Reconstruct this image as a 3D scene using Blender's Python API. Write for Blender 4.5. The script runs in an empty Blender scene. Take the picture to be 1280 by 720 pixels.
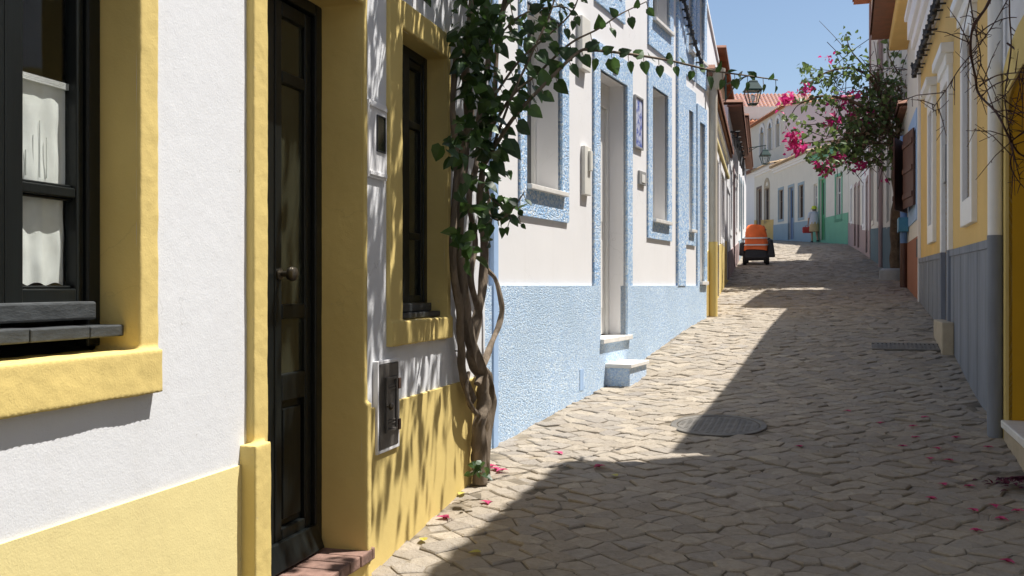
import bpy, bmesh, math, random
from mathutils import Vector, Matrix, noise

RND = random.Random(11)
C = bpy.context.scene.collection
EYE, FPX, CX, HY = 1.6, 1244.0, 640.0, 357.0
rad = math.radians


def P(px, py, d):
    return Vector(((px - CX) / FPX * d, d, EYE + (HY - py) / FPX * d))


# ------------------------------------------------------------------ terrain
PROF = [(-40, -3.4), (-6, -0.52), (0, 0.0), (4, 0.36), (5.3, 0.47), (6.3, 0.54), (7.3, 0.625), (8.6, 0.72), (10.1, 0.91),
        (11.3, 1.075), (12.2, 1.165), (15.4, 1.38), (20.7, 1.72), (27.7, 2.19), (36, 2.75), (46, 3.46),
        (50, 3.72), (60, 4.33), (80, 5.2), (140, 7.0), (700, 7.0)]


def prof(st):
    n = len(PROF)
    if st <= PROF[0][0]:
        return PROF[0][1]
    for i in range(n - 1):
        x0, y0 = PROF[i]
        x1, y1 = PROF[i + 1]
        if st <= x1:
            def sl(j):
                a, b = PROF[max(j - 1, 0)], PROF[min(j + 1, n - 1)]
                return (b[1] - a[1]) / (b[0] - a[0])
            h = x1 - x0
            t = (st - x0) / h
            m0, m1 = sl(i) * h, sl(i + 1) * h
            return (2*t**3 - 3*t*t + 1)*y0 + (t**3 - 2*t*t + t)*m0 + (-2*t**3 + 3*t*t)*y1 + (t**3 - t*t)*m1
    return PROF[-1][1]


GA, GH = Vector((0.32, 0.9474)), Vector((0.9474, -0.32))


def gz(x, y):
    return prof(0.32 * x + 0.9474 * y)


def ground_at(px, py):
    d = 1.5
    while d < 120:
        p = P(px, py, d)
        if p.z <= gz(p.x, p.y):
            return Vector((p.x, p.y, gz(p.x, p.y)))
        d += 0.02
    return p


# ------------------------------------------------------------------ walls as frames
class Wall:
    def __init__(self, o, ang, side):
        self.o = Vector(o)
        self.a = Vector((math.sin(ang), math.cos(ang)))
        self.n = Vector((math.cos(ang), -math.sin(ang))) * side
        self.side = side

    def p(self, s, off, z):
        q = self.o + self.a * s + self.n * off
        return Vector((q.x, q.y, z))

    def s(self, px, off=0.0):
        k = (px - CX) / FPX
        b = self.o + self.n * off
        return -(b.x - k * b.y) / (self.a.x - k * self.a.y)

    def z(self, px, py, off=0.0):
        q = self.p(self.s(px, off), off, 0)
        return EYE + (HY - py) / FPX * q.y

    def g(self, s, off=0.0):
        q = self.p(s, off, 0)
        return gz(q.x, q.y)


# ------------------------------------------------------------------ materials
MATS = {}


def new_mat(name):
    m = bpy.data.materials.new(name)
    m.use_nodes = True
    nt = m.node_tree
    b = nt.nodes['Principled BSDF']
    return m, nt, b


def N(nt, t, **kw):
    n = nt.nodes.new(t)
    for k, v in kw.items():
        if k.startswith('i_'):
            n.inputs[k[2:].replace('_', ' ')].default_value = v
        else:
            setattr(n, k, v)
    return n


def rgb(c):
    return (c[0], c[1], c[2], 1.0)


def noise_fac(nt, scale, detail=4.0, lo=0.35, hi=0.65, rough=0.55, stretch=None):
    g = N(nt, 'ShaderNodeNewGeometry')
    src = g.outputs['Position']
    if stretch:
        mp = N(nt, 'ShaderNodeMapping')
        mp.inputs['Scale'].default_value = stretch
        nt.links.new(src, mp.inputs['Vector'])
        src = mp.outputs['Vector']
    t = N(nt, 'ShaderNodeTexNoise')
    t.inputs['Scale'].default_value = scale
    t.inputs['Detail'].default_value = detail
    t.inputs['Roughness'].default_value = rough
    nt.links.new(src, t.inputs['Vector'])
    r = N(nt, 'ShaderNodeMapRange')
    r.inputs['From Min'].default_value = lo
    r.inputs['From Max'].default_value = hi
    nt.links.new(t.outputs['Fac'], r.inputs['Value'])
    return r.outputs['Result'], t.outputs['Fac']


def mix(nt, fac, a, b):
    m = N(nt, 'ShaderNodeMix', data_type='RGBA')
    for sock, v in ((m.inputs[0], fac), (m.inputs[6], a), (m.inputs[7], b)):
        if isinstance(v, (int, float)):
            sock.default_value = v
        elif isinstance(v, (tuple, list)):
            sock.default_value = rgb(v)
        else:
            nt.links.new(v, sock)
    return m.outputs[2]


def bump(nt, b, height, strength, dist, prev=None):
    bp = N(nt, 'ShaderNodeBump')
    bp.inputs['Strength'].default_value = strength
    bp.inputs['Distance'].default_value = dist
    nt.links.new(height, bp.inputs['Height'])
    if prev:
        nt.links.new(prev, bp.inputs['Normal'])
    nt.links.new(bp.outputs['Normal'], b.inputs['Normal'])
    return bp.outputs['Normal']


def scale_c(c, k):
    return tuple(min(1, x * k) for x in c)


def plaster(name, col, var=0.06, dirt=0.10, dcol=None, rough=0.85, b1=0.35, fine=170, streak=0.0, wear=0.0):
    if name in MATS:
        return MATS[name]
    m, nt, b = new_mat(name)
    f1, _ = noise_fac(nt, 1.7, 6, 0.3, 0.7)
    c = mix(nt, f1, scale_c(col, 1 - var), scale_c(col, 1 + var * 0.6))
    f2, _ = noise_fac(nt, 5.5, 8, 0.56, 0.82, 0.65)
    mm = N(nt, 'ShaderNodeMath', operation='MULTIPLY')
    nt.links.new(f2, mm.inputs[0])
    mm.inputs[1].default_value = dirt
    dc = dcol or tuple(x * k for x, k in zip(col, (0.62, 0.56, 0.48)))
    c = mix(nt, mm.outputs[0], c, dc)
    if streak:
        f3, _ = noise_fac(nt, 7.0, 5, 0.54, 0.8, 0.6, (1, 1, 0.09))
        m3 = N(nt, 'ShaderNodeMath', operation='MULTIPLY')
        nt.links.new(f3, m3.inputs[0])
        m3.inputs[1].default_value = streak
        c = mix(nt, m3.outputs[0], c, dc)
    if wear:
        g = N(nt, 'ShaderNodeNewGeometry')
        wv = N(nt, 'ShaderNodeTexNoise')
        wv.inputs['Scale'].default_value = 3.0
        wv.inputs['Detail'].default_value = 6
        nt.links.new(g.outputs['Position'], wv.inputs['Vector'])
        sc_ = N(nt, 'ShaderNodeVectorMath', operation='SCALE')
        sc_.inputs['Scale'].default_value = 0.5
        nt.links.new(wv.outputs['Color'], sc_.inputs[0])
        ad_ = N(nt, 'ShaderNodeVectorMath', operation='ADD')
        nt.links.new(g.outputs['Position'], ad_.inputs[0])
        nt.links.new(sc_.outputs[0], ad_.inputs[1])
        vo = N(nt, 'ShaderNodeTexVoronoi', feature='DISTANCE_TO_EDGE')
        vo.inputs['Scale'].default_value = 2.3
        nt.links.new(ad_.outputs[0], vo.inputs['Vector'])
        lt = N(nt, 'ShaderNodeMapRange')
        lt.inputs['From Min'].default_value = 0.006
        lt.inputs['From Max'].default_value = 0.0
        nt.links.new(vo.outputs['Distance'], lt.inputs['Value'])
        mk, _ = noise_fac(nt, 1.3, 3, 0.52, 0.62)
        mu = N(nt, 'ShaderNodeMath', operation='MULTIPLY')
        nt.links.new(lt.outputs['Result'], mu.inputs[0])
        nt.links.new(mk, mu.inputs[1])
        m5 = N(nt, 'ShaderNodeMath', operation='MULTIPLY')
        nt.links.new(mu.outputs[0], m5.inputs[0])
        m5.inputs[1].default_value = wear
        c = mix(nt, m5.outputs[0], c, scale_c(dc, 0.6))
        # small chips down to grey render
        ch, _ = noise_fac(nt, 26, 3, 0.735, 0.76, 0.5)
        m6 = N(nt, 'ShaderNodeMath', operation='MULTIPLY')
        nt.links.new(ch, m6.inputs[0])
        m6.inputs[1].default_value = wear
        c = mix(nt, m6.outputs[0], c, (0.40, 0.37, 0.33))
    nt.links.new(c, b.inputs['Base Color'])
    b.inputs['Roughness'].default_value = rough
    b.inputs['Specular IOR Level'].default_value = 0.25
    _, h1 = noise_fac(nt, fine, 3, rough=0.6)
    _, h2 = noise_fac(nt, 14, 5, rough=0.6)
    n1 = bump(nt, b, h2, b1 * 0.8, 0.006)
    bump(nt, b, h1, b1, 0.0022, n1)
    MATS[name] = m
    return m


def roughcast(name, col, light, dark, scale=55, strength=0.9):
    """thrown mortar: every grain has its own tone"""
    if name in MATS:
        return MATS[name]
    m, nt, b = new_mat(name)
    g = N(nt, 'ShaderNodeNewGeometry')
    v = N(nt, 'ShaderNodeTexVoronoi')
    v.inputs['Scale'].default_value = scale
    _, wn = noise_fac(nt, scale * 0.9, 2)
    vm = N(nt, 'ShaderNodeVectorMath', operation='SCALE')
    nt.links.new(wn, vm.inputs[0])
    vm.inputs['Scale'].default_value = 0.02
    va = N(nt, 'ShaderNodeVectorMath', operation='ADD')
    nt.links.new(g.outputs['Position'], va.inputs[0])
    nt.links.new(vm.outputs[0], va.inputs[1])
    nt.links.new(va.outputs[0], v.inputs['Vector'])
    sep = N(nt, 'ShaderNodeSeparateColor')
    nt.links.new(v.outputs['Color'], sep.inputs[0])

    def rng(sock, lo, hi):
        r = N(nt, 'ShaderNodeMapRange')
        r.inputs['From Min'].default_value = lo
        r.inputs['From Max'].default_value = hi
        nt.links.new(sock, r.inputs['Value'])
        return r.outputs['Result']
    c = mix(nt, rng(sep.outputs[0], 0.05, 0.40), dark, col)
    c = mix(nt, rng(sep.outputs[0], 0.58, 0.85), c, light)
    f3, _ = noise_fac(nt, 1.3, 4, 0.35, 0.75)
    c = mix(nt, f3, c, mix(nt, 0.75, c, tuple(x * y for x, y in zip(col, (0.86, 0.84, 0.80)))))
    nt.links.new(c, b.inputs['Base Color'])
    b.inputs['Roughness'].default_value = 0.85
    b.inputs['Specular IOR Level'].default_value = 0.2
    inv = N(nt, 'ShaderNodeMath', operation='MULTIPLY_ADD')
    nt.links.new(v.outputs['Distance'], inv.inputs[0])
    inv.inputs[1].default_value = -1.0
    nt.links.new(sep.outputs[1], inv.inputs[2])
    bump(nt, b, inv.outputs[0], strength, 0.012)
    MATS[name] = m
    return m


def simple(name, col, rough=0.5, metal=0.0, var=0.12, scale=9.0, bmp=0.15, spec=0.5, fine=60, stretch=None, trans=0.0):
    if name in MATS:
        return MATS[name]
    m, nt, b = new_mat(name)
    f1, h = noise_fac(nt, scale, 6, 0.3, 0.7, 0.6, stretch)
    c = mix(nt, f1, scale_c(col, 1 - var), scale_c(col, 1 + var))
    nt.links.new(c, b.inputs['Base Color'])
    b.inputs['Roughness'].default_value = rough
    b.inputs['Metallic'].default_value = metal
    b.inputs['Specular IOR Level'].default_value = spec
    if bmp:
        _, h2 = noise_fac(nt, fine, 4, stretch=stretch)
        bump(nt, b, h2, bmp, 0.006)
    MATS[name] = m
    return m


def leaf_mat(name, c0, c1, trans=0.35, rough=0.42):
    if name in MATS:
        return MATS[name]
    m, nt, b = new_mat(name)
    at = N(nt, 'ShaderNodeAttribute', attribute_name='tone')
    c = mix(nt, at.outputs['Fac'], c0, c1)
    nt.links.new(c, b.inputs['Base Color'])
    b.inputs['Roughness'].default_value = rough
    b.inputs['Specular IOR Level'].default_value = 0.45
    tr = N(nt, 'ShaderNodeBsdfTranslucent')
    nt.links.new(mix(nt, 0.5, c, scale_c(c1, 1.5)), tr.inputs['Color'])
    mx = N(nt, 'ShaderNodeMixShader')
    mx.inputs[0].default_value = trans
    nt.links.new(b.outputs[0], mx.inputs[1])
    nt.links.new(tr.outputs[0], mx.inputs[2])
    nt.links.new(mx.outputs[0], nt.nodes['Material Output'].inputs['Surface'])
    MATS[name] = m
    return m


def glass(name, tint=(0.97, 0.98, 0.97), clear=0.75):
    if name in MATS:
        return MATS[name]
    m, nt, b = new_mat(name)
    t = N(nt, 'ShaderNodeBsdfTransparent')
    t.inputs['Color'].default_value = rgb(tint)
    g = N(nt, 'ShaderNodeBsdfGlossy')
    g.inputs['Roughness'].default_value = 0.02
    fr = N(nt, 'ShaderNodeFresnel')
    geo = N(nt, 'ShaderNodeNewGeometry')
    mr = N(nt, 'ShaderNodeMapRange')
    mr.inputs['To Min'].default_value = 1.5
    mr.inputs['To Max'].default_value = 1 / 1.5
    nt.links.new(geo.outputs['Backfacing'], mr.inputs['Value'])
    nt.links.new(mr.outputs['Result'], fr.inputs['IOR'])
    mx = N(nt, 'ShaderNodeMixShader')
    nt.links.new(fr.outputs[0], mx.inputs[0])
    nt.links.new(t.outputs[0], mx.inputs[1])
    nt.links.new(g.outputs[0], mx.inputs[2])
    nt.links.new(mx.outputs[0], nt.nodes['Material Output'].inputs['Surface'])
    MATS[name] = m
    return m


def stone_mat():
    m, nt, b = new_mat('limestone setts')
    at = N(nt, 'ShaderNodeAttribute', attribute_name='tone')
    sep = N(nt, 'ShaderNodeSeparateColor')
    nt.links.new(at.outputs['Color'], sep.inputs[0])
    c = mix(nt, sep.outputs[0], (0.27, 0.226, 0.175), (0.455, 0.39, 0.305))
    c = mix(nt, sep.outputs[1], c, mix(nt, 0.55, c, (0.27, 0.255, 0.245)))
    f1, h = noise_fac(nt, 22, 8, 0.35, 0.7, 0.65)
    mm = N(nt, 'ShaderNodeMath', operation='MULTIPLY')
    nt.links.new(f1, mm.inputs[0])
    mm.inputs[1].default_value = 0.45
    c = mix(nt, mm.outputs[0], c, (0.16, 0.135, 0.105))
    f4, _ = noise_fac(nt, 1.1, 5, 0.45, 0.75, 0.6)
    m4 = N(nt, 'ShaderNodeMath', operation='MULTIPLY')
    nt.links.new(f4, m4.inputs[0])
    m4.inputs[1].default_value = 0.35
    c = mix(nt, m4.outputs[0], c, (0.36, 0.31, 0.235))
    nt.links.new(c, b.inputs['Base Color'])
    b.inputs['Roughness'].default_value = 0.72
    b.inputs['Specular IOR Level'].default_value = 0.3
    _, h2 = noise_fac(nt, 60, 6, rough=0.65)
    _, h3 = noise_fac(nt, 13, 4, rough=0.6)
    n1 = bump(nt, b, h3, 0.65, 0.025)
    bump(nt, b, h2, 0.8, 0.012, n1)
    return m


def tile_mat(name, c0, c1):
    if name in MATS:
        return MATS[name]
    m, nt, b = new_mat(name)
    at = N(nt, 'ShaderNodeAttribute', attribute_name='tone')
    c = mix(nt, at.outputs['Fac'], c0, c1)
    f1, h = noise_fac(nt, 6, 6, 0.4, 0.75)
    c = mix(nt, f1, c, mix(nt, 0.5, c, (0.09, 0.07, 0.055)))
    nt.links.new(c, b.inputs['Base Color'])
    b.inputs['Roughness'].default_value = 0.8
    bump(nt, b, h, 0.2, 0.02)
    MATS[name] = m
    return m


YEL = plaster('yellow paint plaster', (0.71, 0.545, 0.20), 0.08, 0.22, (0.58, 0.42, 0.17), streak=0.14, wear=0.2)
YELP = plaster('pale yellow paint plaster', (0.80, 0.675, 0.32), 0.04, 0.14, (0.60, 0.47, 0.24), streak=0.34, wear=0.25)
WHT = plaster('white limewash', (0.735, 0.74, 0.755), 0.03, 0.10, (0.58, 0.565, 0.54), streak=0.24, wear=0.4)
WHT2 = plaster('white plaster', (0.80, 0.79, 0.79), 0.03, 0.14, (0.60, 0.57, 0.53), b1=0.12, streak=0.16, wear=0.25)
CREAM = plaster('cream plaster', (0.72, 0.68, 0.60), 0.05, 0.2)
BLUE = roughcast('blue roughcast', (0.46, 0.65, 0.89), (0.88, 0.92, 0.95), (0.19, 0.39, 0.70), 66, 0.7)
BLUEPL = roughcast('blue roughcast plinth', (0.53, 0.70, 0.91), (0.76, 0.86, 0.95), (0.33, 0.50, 0.74), 95, 0.6)
BLUEP = roughcast('pale blue roughcast', (0.54, 0.69, 0.89), (0.80, 0.87, 0.94), (0.36, 0.52, 0.78), 85, 0.5)
BLUES = plaster('smooth blue paint', (0.36, 0.51, 0.74), 0.05, 0.1)
OCH = plaster('ochre plaster', (0.68, 0.455, 0.165), 0.08, 0.22, (0.45, 0.27, 0.08))
OCHD = plaster('deep ochre plaster', (0.60, 0.34, 0.02), 0.06, 0.12)
GREYD = simple('grey plinth paint', (0.17, 0.187, 0.22), 0.75, var=0.28, scale=5, stretch=(1, 1, 0.15))
TEAL = plaster('teal paint', (0.11, 0.17, 0.20), 0.08, 0.2)
TERRA = plaster('terracotta paint', (0.34, 0.145, 0.085), 0.08, 0.2)
GREEN = plaster('green paint', (0.19, 0.43, 0.29), 0.05, 0.1)
LILAC = plaster('lilac wash', (0.62, 0.56, 0.62), 0.04, 0.06)
PINKB = plaster('dusty pink paint', (0.38, 0.28, 0.27), 0.05, 0.1)
PEACH = plaster('peach plaster', (0.78, 0.56, 0.34), 0.05, 0.1)
LBLUE = plaster('faded blue paint', (0.32, 0.40, 0.45), 0.05, 0.15)
BLK = simple('black green door paint', (0.007, 0.009, 0.009), 0.38, var=0.35, bmp=0.12, spec=0.32, fine=40, stretch=(1, 1, 0.12))
GRYW = simple('weathered dark grey wood paint', (0.045, 0.05, 0.053), 0.55, var=0.35, scale=18, bmp=0.3, fine=50, stretch=(1, 1, 3))
DKGL = simple('dusty dark glass', (0.030, 0.031, 0.020), 0.16, var=0.3, scale=4, bmp=0.0, spec=0.6)
FARGL = simple('opaque dark window glass', (0.05, 0.055, 0.06), 0.08, var=0.3, scale=3, bmp=0.0, spec=0.7)  # opaque dark glossy pane, nothing shows through it
PVC = simple('white window frame paint', (0.78, 0.77, 0.74), 0.4, var=0.03, bmp=0.0)
MARB = simple('white marble sill', (0.74, 0.72, 0.68), 0.45, var=0.10, scale=12, bmp=0.05)
BRICK = simple('worn red brick', (0.22, 0.13, 0.10), 0.85, var=0.4, scale=14, bmp=0.5)
BRONZE = simple('dull brass knob', (0.16, 0.14, 0.11), 0.35, metal=0.9, var=0.2, bmp=0.1)
IRON = simple('dark iron', (0.05, 0.048, 0.045), 0.6, metal=0.5, var=0.3, bmp=0.3)
MANH = simple('worn manhole iron', (0.15, 0.138, 0.12), 0.6, metal=0.25, var=0.3, bmp=0.4)
HATCH = simple('brown grey painted metal', (0.085, 0.076, 0.068), 0.45, metal=0.2, var=0.25, scale=14, bmp=0.15)
PLAST = simple('ivory plastic box', (0.74, 0.72, 0.66), 0.4, var=0.03, bmp=0.0)
GREYB = simple('grey metal plate', (0.30, 0.30, 0.30), 0.5, var=0.1, bmp=0.05)
LACE = simple('white cotton curtain', (0.86, 0.87, 0.85), 0.9, var=0.05, scale=30, bmp=0.25, spec=0.1, fine=400)
BARK = simple('twisted vine bark', (0.18, 0.142, 0.105), 0.9, var=0.45, scale=20, bmp=0.9, fine=55, stretch=(1, 1, 0.22), spec=0.15)
BARK2 = simple('grey brown trunk bark', (0.13, 0.09, 0.06), 0.9, var=0.4, scale=9, bmp=0.8, fine=30, spec=0.15)
TWIG = simple('dry red brown stem', (0.075, 0.042, 0.036), 0.8, var=0.35, scale=30, bmp=0.3, spec=0.2)
LEAF = leaf_mat('glossy heart leaves', (0.012, 0.032, 0.011), (0.08, 0.155, 0.036), 0.22, 0.40)
LEAF2 = leaf_mat('bougainvillea leaves', (0.05, 0.095, 0.03), (0.17, 0.24, 0.07), 0.3, 0.5)
DRY = leaf_mat('dry brown leaves', (0.12, 0.085, 0.045), (0.24, 0.17, 0.10), 0.25, 0.7)
MAG = leaf_mat('magenta bracts', (0.42, 0.015, 0.13), (0.68, 0.05, 0.25), 0.35, 0.6)
PETALD = leaf_mat('dried dark bracts', (0.06, 0.012, 0.025), (0.22, 0.02, 0.07), 0.1, 0.8)
PETAL = leaf_mat('fallen magenta bracts', (0.36, 0.02, 0.09), (0.66, 0.07, 0.22), 0.2, 0.7)
YLEAF = leaf_mat('fallen yellow leaf skin', (0.45, 0.36, 0.05), (0.5, 0.46, 0.1), 0.2, 0.6)
TILE = tile_mat('orange roof tiles', (0.40, 0.14, 0.06), (0.54, 0.22, 0.10))
TILEB = tile_mat('old brown roof tiles', (0.20, 0.085, 0.05), (0.34, 0.15, 0.09))
TILEO = tile_mat('pale ochre roof tiles', (0.40, 0.26, 0.13), (0.52, 0.36, 0.2))
LAMPG = simple('dark green lamp paint', (0.012, 0.045, 0.034), 0.35, var=0.15, bmp=0.0)
LGLASS = glass('lamp glass')
WGLASS = glass('window glass')
BULB = simple('frosted bulb glass', (0.8, 0.8, 0.78), 0.4, var=0.02, bmp=0.0)
CABLE = simple('black cable sheath', (0.02, 0.02, 0.022), 0.6, var=0.2, bmp=0.0)
ORNG = simple('orange waterproof cloth', (0.85, 0.16, 0.03), 0.55, var=0.1, scale=6, bmp=0.3, fine=18)
REFL = simple('silver reflective tape', (0.72, 0.68, 0.66), 0.35, var=0.05, bmp=0.0)
RUB = simple('black rubber', (0.018, 0.018, 0.019), 0.75, var=0.2, bmp=0.1)
BLKP = simple('black plastic', (0.02, 0.02, 0.022), 0.4, var=0.2, bmp=0.05)
SKIN = simple('tanned skin', (0.40, 0.22, 0.15), 0.6, var=0.06, bmp=0.05)
HAIR = simple('grey hair', (0.20, 0.18, 0.16), 0.8, var=0.2, bmp=0.3)
SHIRT = simple('pale grey cotton', (0.56, 0.57, 0.62), 0.9, var=0.06, bmp=0.3, fine=25)
TAN = simple('tan cotton', (0.50, 0.37, 0.20), 0.9, var=0.08, bmp=0.3, fine=25)
HATM = simple('lime yellow hat cloth', (0.62, 0.66, 0.06), 0.8, var=0.06, bmp=0.2)
REDB = simple('red bag cloth', (0.42, 0.035, 0.03), 0.6, var=0.12, bmp=0.2)
SHOE = simple('dark shoe leather', (0.03, 0.025, 0.022), 0.6, var=0.1, bmp=0.0)
BRWN = simple('brown shutter wood', (0.09, 0.035, 0.022), 0.6, var=0.3, bmp=0.3, stretch=(1, 1, 0.1))
GRYDOOR = simple('lilac grey door paint', (0.34, 0.31, 0.35), 0.6, var=0.06, bmp=0.05)
BLDOOR = simple('blue door paint', (0.12, 0.19, 0.33), 0.5, var=0.1, bmp=0.05)
GRDOOR = simple('green door paint', (0.06, 0.30, 0.13), 0.5, var=0.1, bmp=0.05)
BRDOOR = simple('brown door paint', (0.13, 0.07, 0.045), 0.55, var=0.15, bmp=0.1)
DARK = simple('dark room plaster', (0.10, 0.095, 0.085), 0.9, var=0.1, bmp=0.0)
ELBLUE = simple('blue electric box paint', (0.05, 0.20, 0.32), 0.5, var=0.1, bmp=0.05)
PIPEB = simple('blue pipe paint', (0.10, 0.20, 0.42), 0.5, var=0.1, bmp=0.05)
PIPEW = simple('beige pipe paint', (0.58, 0.54, 0.45), 0.55, var=0.05, bmp=0.05)
SOIL = simple('sandy joint soil', (0.19, 0.158, 0.115), 0.95, var=0.7, scale=5, bmp=0.5)
STONEB = simple('beige stone block', (0.42, 0.35, 0.25), 0.8, var=0.1, bmp=0.3)


# azulejo picture: blue brushwork on white glaze
def azulejo():
    m, nt, b = new_mat('blue and white glazed tiles')
    f1, _ = noise_fac(nt, 14, 5, 0.40, 0.60, 0.6)
    c = mix(nt, f1, (0.08, 0.12, 0.42), (0.62, 0.66, 0.78))
    nt.links.new(c, b.inputs['Base Color'])
    b.inputs['Roughness'].default_value = 0.15
    return m


AZUL = azulejo()


# ------------------------------------------------------------------ mesh builder
WLOC = {}


class MB:
    def __init__(self):
        self.v, self.f, self.t = [], [], []

    def add(self, vs, fs, tone=None):
        b = len(self.v)
        self.v += [Vector(x) for x in vs]
        for f in fs:
            self.f.append([b + i for i in f])
            self.t.append(tone)

    def quad(self, a, b, c, d, tone=None):
        self.add([a, b, c, d], [[0, 1, 2, 3]], tone)

    def hexa(self, vs, tone=None):  # 8 points, bottom ring then top ring
        self.add(vs, [[3, 2, 1, 0], [4, 5, 6, 7], [0, 1, 5, 4], [1, 2, 6, 5], [2, 3, 7, 6], [3, 0, 4, 7]], tone)

    def wbox(self, W, s0, s1, z0, z1, n0, n1, za=None, tone=None):
        # box on a wall; z0 / z1 may be (z at s0, z at s1)
        zb0, zb1 = z0 if isinstance(z0, tuple) else (z0, z0)
        zt0, zt1 = z1 if isinstance(z1, tuple) else (z1, z1)
        self.hexa([W.p(s0, n0, zb0), W.p(s1, n0, zb1), W.p(s1, n1, zb1), W.p(s0, n1, zb0),
                   W.p(s0, n0, zt0), W.p(s1, n0, zt1), W.p(s1, n1, zt1), W.p(s0, n1, zt0)], tone)

    def facade(self, W, s0, s1, z0, z1, holes, depth=0.0, n=0.0):
        ss = sorted(set([s0, s1] + [x for h in holes for x in (h[0], h[1]) if s0 < x < s1]))
        zs = sorted(set([z0, z1] + [x for h in holes for x in (h[2], h[3]) if z0 < x < z1]))
        for i in range(len(ss) - 1):
            for j in range(len(zs) - 1):
                cs, cz = (ss[i] + ss[i+1]) / 2, (zs[j] + zs[j+1]) / 2
                if any(h[0] < cs < h[1] and h[2] < cz < h[3] for h in holes):
                    continue
                self.quad(W.p(ss[i], n, zs[j]), W.p(ss[i+1], n, zs[j]), W.p(ss[i+1], n, zs[j+1]), W.p(ss[i], n, zs[j+1]))
        for h in holes:
            d = h[4] if len(h) > 4 else depth
            if not d:
                continue
            a, b, c, e = max(h[0], s0), min(h[1], s1), max(h[2], z0), min(h[3], z1)
            if c >= e or a >= b:
                continue
            k = n - d
            self.quad(W.p(a, n, c), W.p(a, k, c), W.p(a, k, e), W.p(a, n, e))
            self.quad(W.p(b, n, c), W.p(b, k, c), W.p(b, k, e), W.p(b, n, e))
            if h[3] <= z1:
                self.quad(W.p(a, n, e), W.p(a, k, e), W.p(b, k, e), W.p(b, n, e))
            if h[2] >= z0:
                self.quad(W.p(a, n, c), W.p(a, k, c), W.p(b, k, c), W.p(b, n, c))

    def ring(self, W, s0, s1, z0, z1, w, n0, n1, bottom=True, top=True, wt=None, wb=None):
        wt = w if wt is None else wt
        wb = w if wb is None else wb
        e = 0.0
        self.wbox(W, s0 - w, s0, z0 - (wb if bottom else 0), z1 + (wt if top else 0), n0, n1)
        self.wbox(W, s1, s1 + w, z0 - (wb if bottom else 0), z1 + (wt if top else 0), n0, n1)
        if top:
            self.wbox(W, s0, s1, z1, z1 + wt, n0, n1)
        if bottom:
            self.wbox(W, s0, s1, z0 - wb, z0, n0, n1)

    def tube(self, pts, r, sides=8, tone=None, cap=True, lump=0.0):
        pts = [Vector(p) for p in pts]
        rs = r if isinstance(r, (list, tuple)) else [r] * len(pts)
        up = Vector((0, 0, 1))
        prev = None
        base = len(self.v)
        for i, p in enumerate(pts):
            d = (pts[min(i+1, len(pts)-1)] - pts[max(i-1, 0)])
            d = d.normalized() if d.length > 1e-9 else up
            if prev is None:
                x = d.cross(Vector((0.3, 0.9, 0.2)))
                if x.length < 1e-3:
                    x = d.cross(Vector((1, 0, 0)))
            else:
                x = prev - d * prev.dot(d)
            x.normalize()
            prev = x
            y = d.cross(x)
            for k in range(sides):
                a = 2 * math.pi * k / sides
                rr = rs[i]
                if lump:
                    rr *= 1 + lump * noise.noise(Vector((k * 0.9 + 3.1 * base % 7, i * 0.23, base * 0.37)))
                self.v.append(p + x * math.cos(a) * rr + y * math.sin(a) * rr)
        for i in range(len(pts) - 1):
            for k in range(sides):
                k2 = (k + 1) % sides
                self.f.append([base + i*sides + k, base + i*sides + k2, base + (i+1)*sides + k2, base + (i+1)*sides + k])
                self.t.append(tone)
        if cap:
            self.f.append([base + k for k in range(sides)][::-1])
            self.t.append(tone)
            e = base + (len(pts) - 1) * sides
            self.f.append([e + k for k in range(sides)])
            self.t.append(tone)

    def lathe(self, c, prof_, sides=16, axis=Vector((0, 0, 1)), tone=None):
        q = axis.to_track_quat('Z', 'Y')
        base = len(self.v)
        for (r, h) in prof_:
            for k in range(sides):
                a = 2 * math.pi * k / sides
                self.v.append(Vector(c) + q @ Vector((r * math.cos(a), r * math.sin(a), h)))
        for i in range(len(prof_) - 1):
            for k in range(sides):
                k2 = (k + 1) % sides
                self.f.append([base + i*sides + k, base + i*sides + k2, base + (i+1)*sides + k2, base + (i+1)*sides + k])
                self.t.append(tone)
        self.f.append([base + k for k in range(sides)][::-1])
        self.t.append(tone)
        e = base + (len(prof_) - 1) * sides
        self.f.append([e + k for k in range(sides)])
        self.t.append(tone)

    def leaf(self, p, d, up, size, tone, w=0.8, fold=0.3, droop=0.3):
        d = d.normalized()
        s = d.cross(up)
        if s.length < 1e-4:
            s = d.cross(Vector((1, 0, 0)))
        s.normalize()
        u = s.cross(d)
        xs = (0.0, 0.15, 0.45, 0.75, 1.0)
        hw = (0.20, 0.46, 0.42, 0.22, 0.0)
        mid, l, r = [], [], []
        for x, h in zip(xs, hw):
            dz = -droop * x * x
            mid.append(p + d * (x * size) + u * (dz * size))
            xo = x - (0.10 if x == 0 else 0)
            for side, lst in ((1, l), (-1, r)):
                lst.append(p + d * (xo * size) + s * (side * h * w * size) + u * ((dz + fold * h) * size))
        b = len(self.v)
        self.v += mid + l[:4] + r[:4]
        M = [b, b+1, b+2, b+3, b+4]
        L = [b+5, b+6, b+7, b+8]
        Rr = [b+9, b+10, b+11, b+12]
        fs = []
        for i in range(3):
            fs.append([M[i], M[i+1], L[i+1], L[i]])
            fs.append([M[i+1], M[i], Rr[i], Rr[i+1]])
        fs.append([M[3], M[4], L[3]])
        fs.append([M[4], M[3], Rr[3]])
        self.f += fs
        self.t += [tone] * len(fs)

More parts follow.
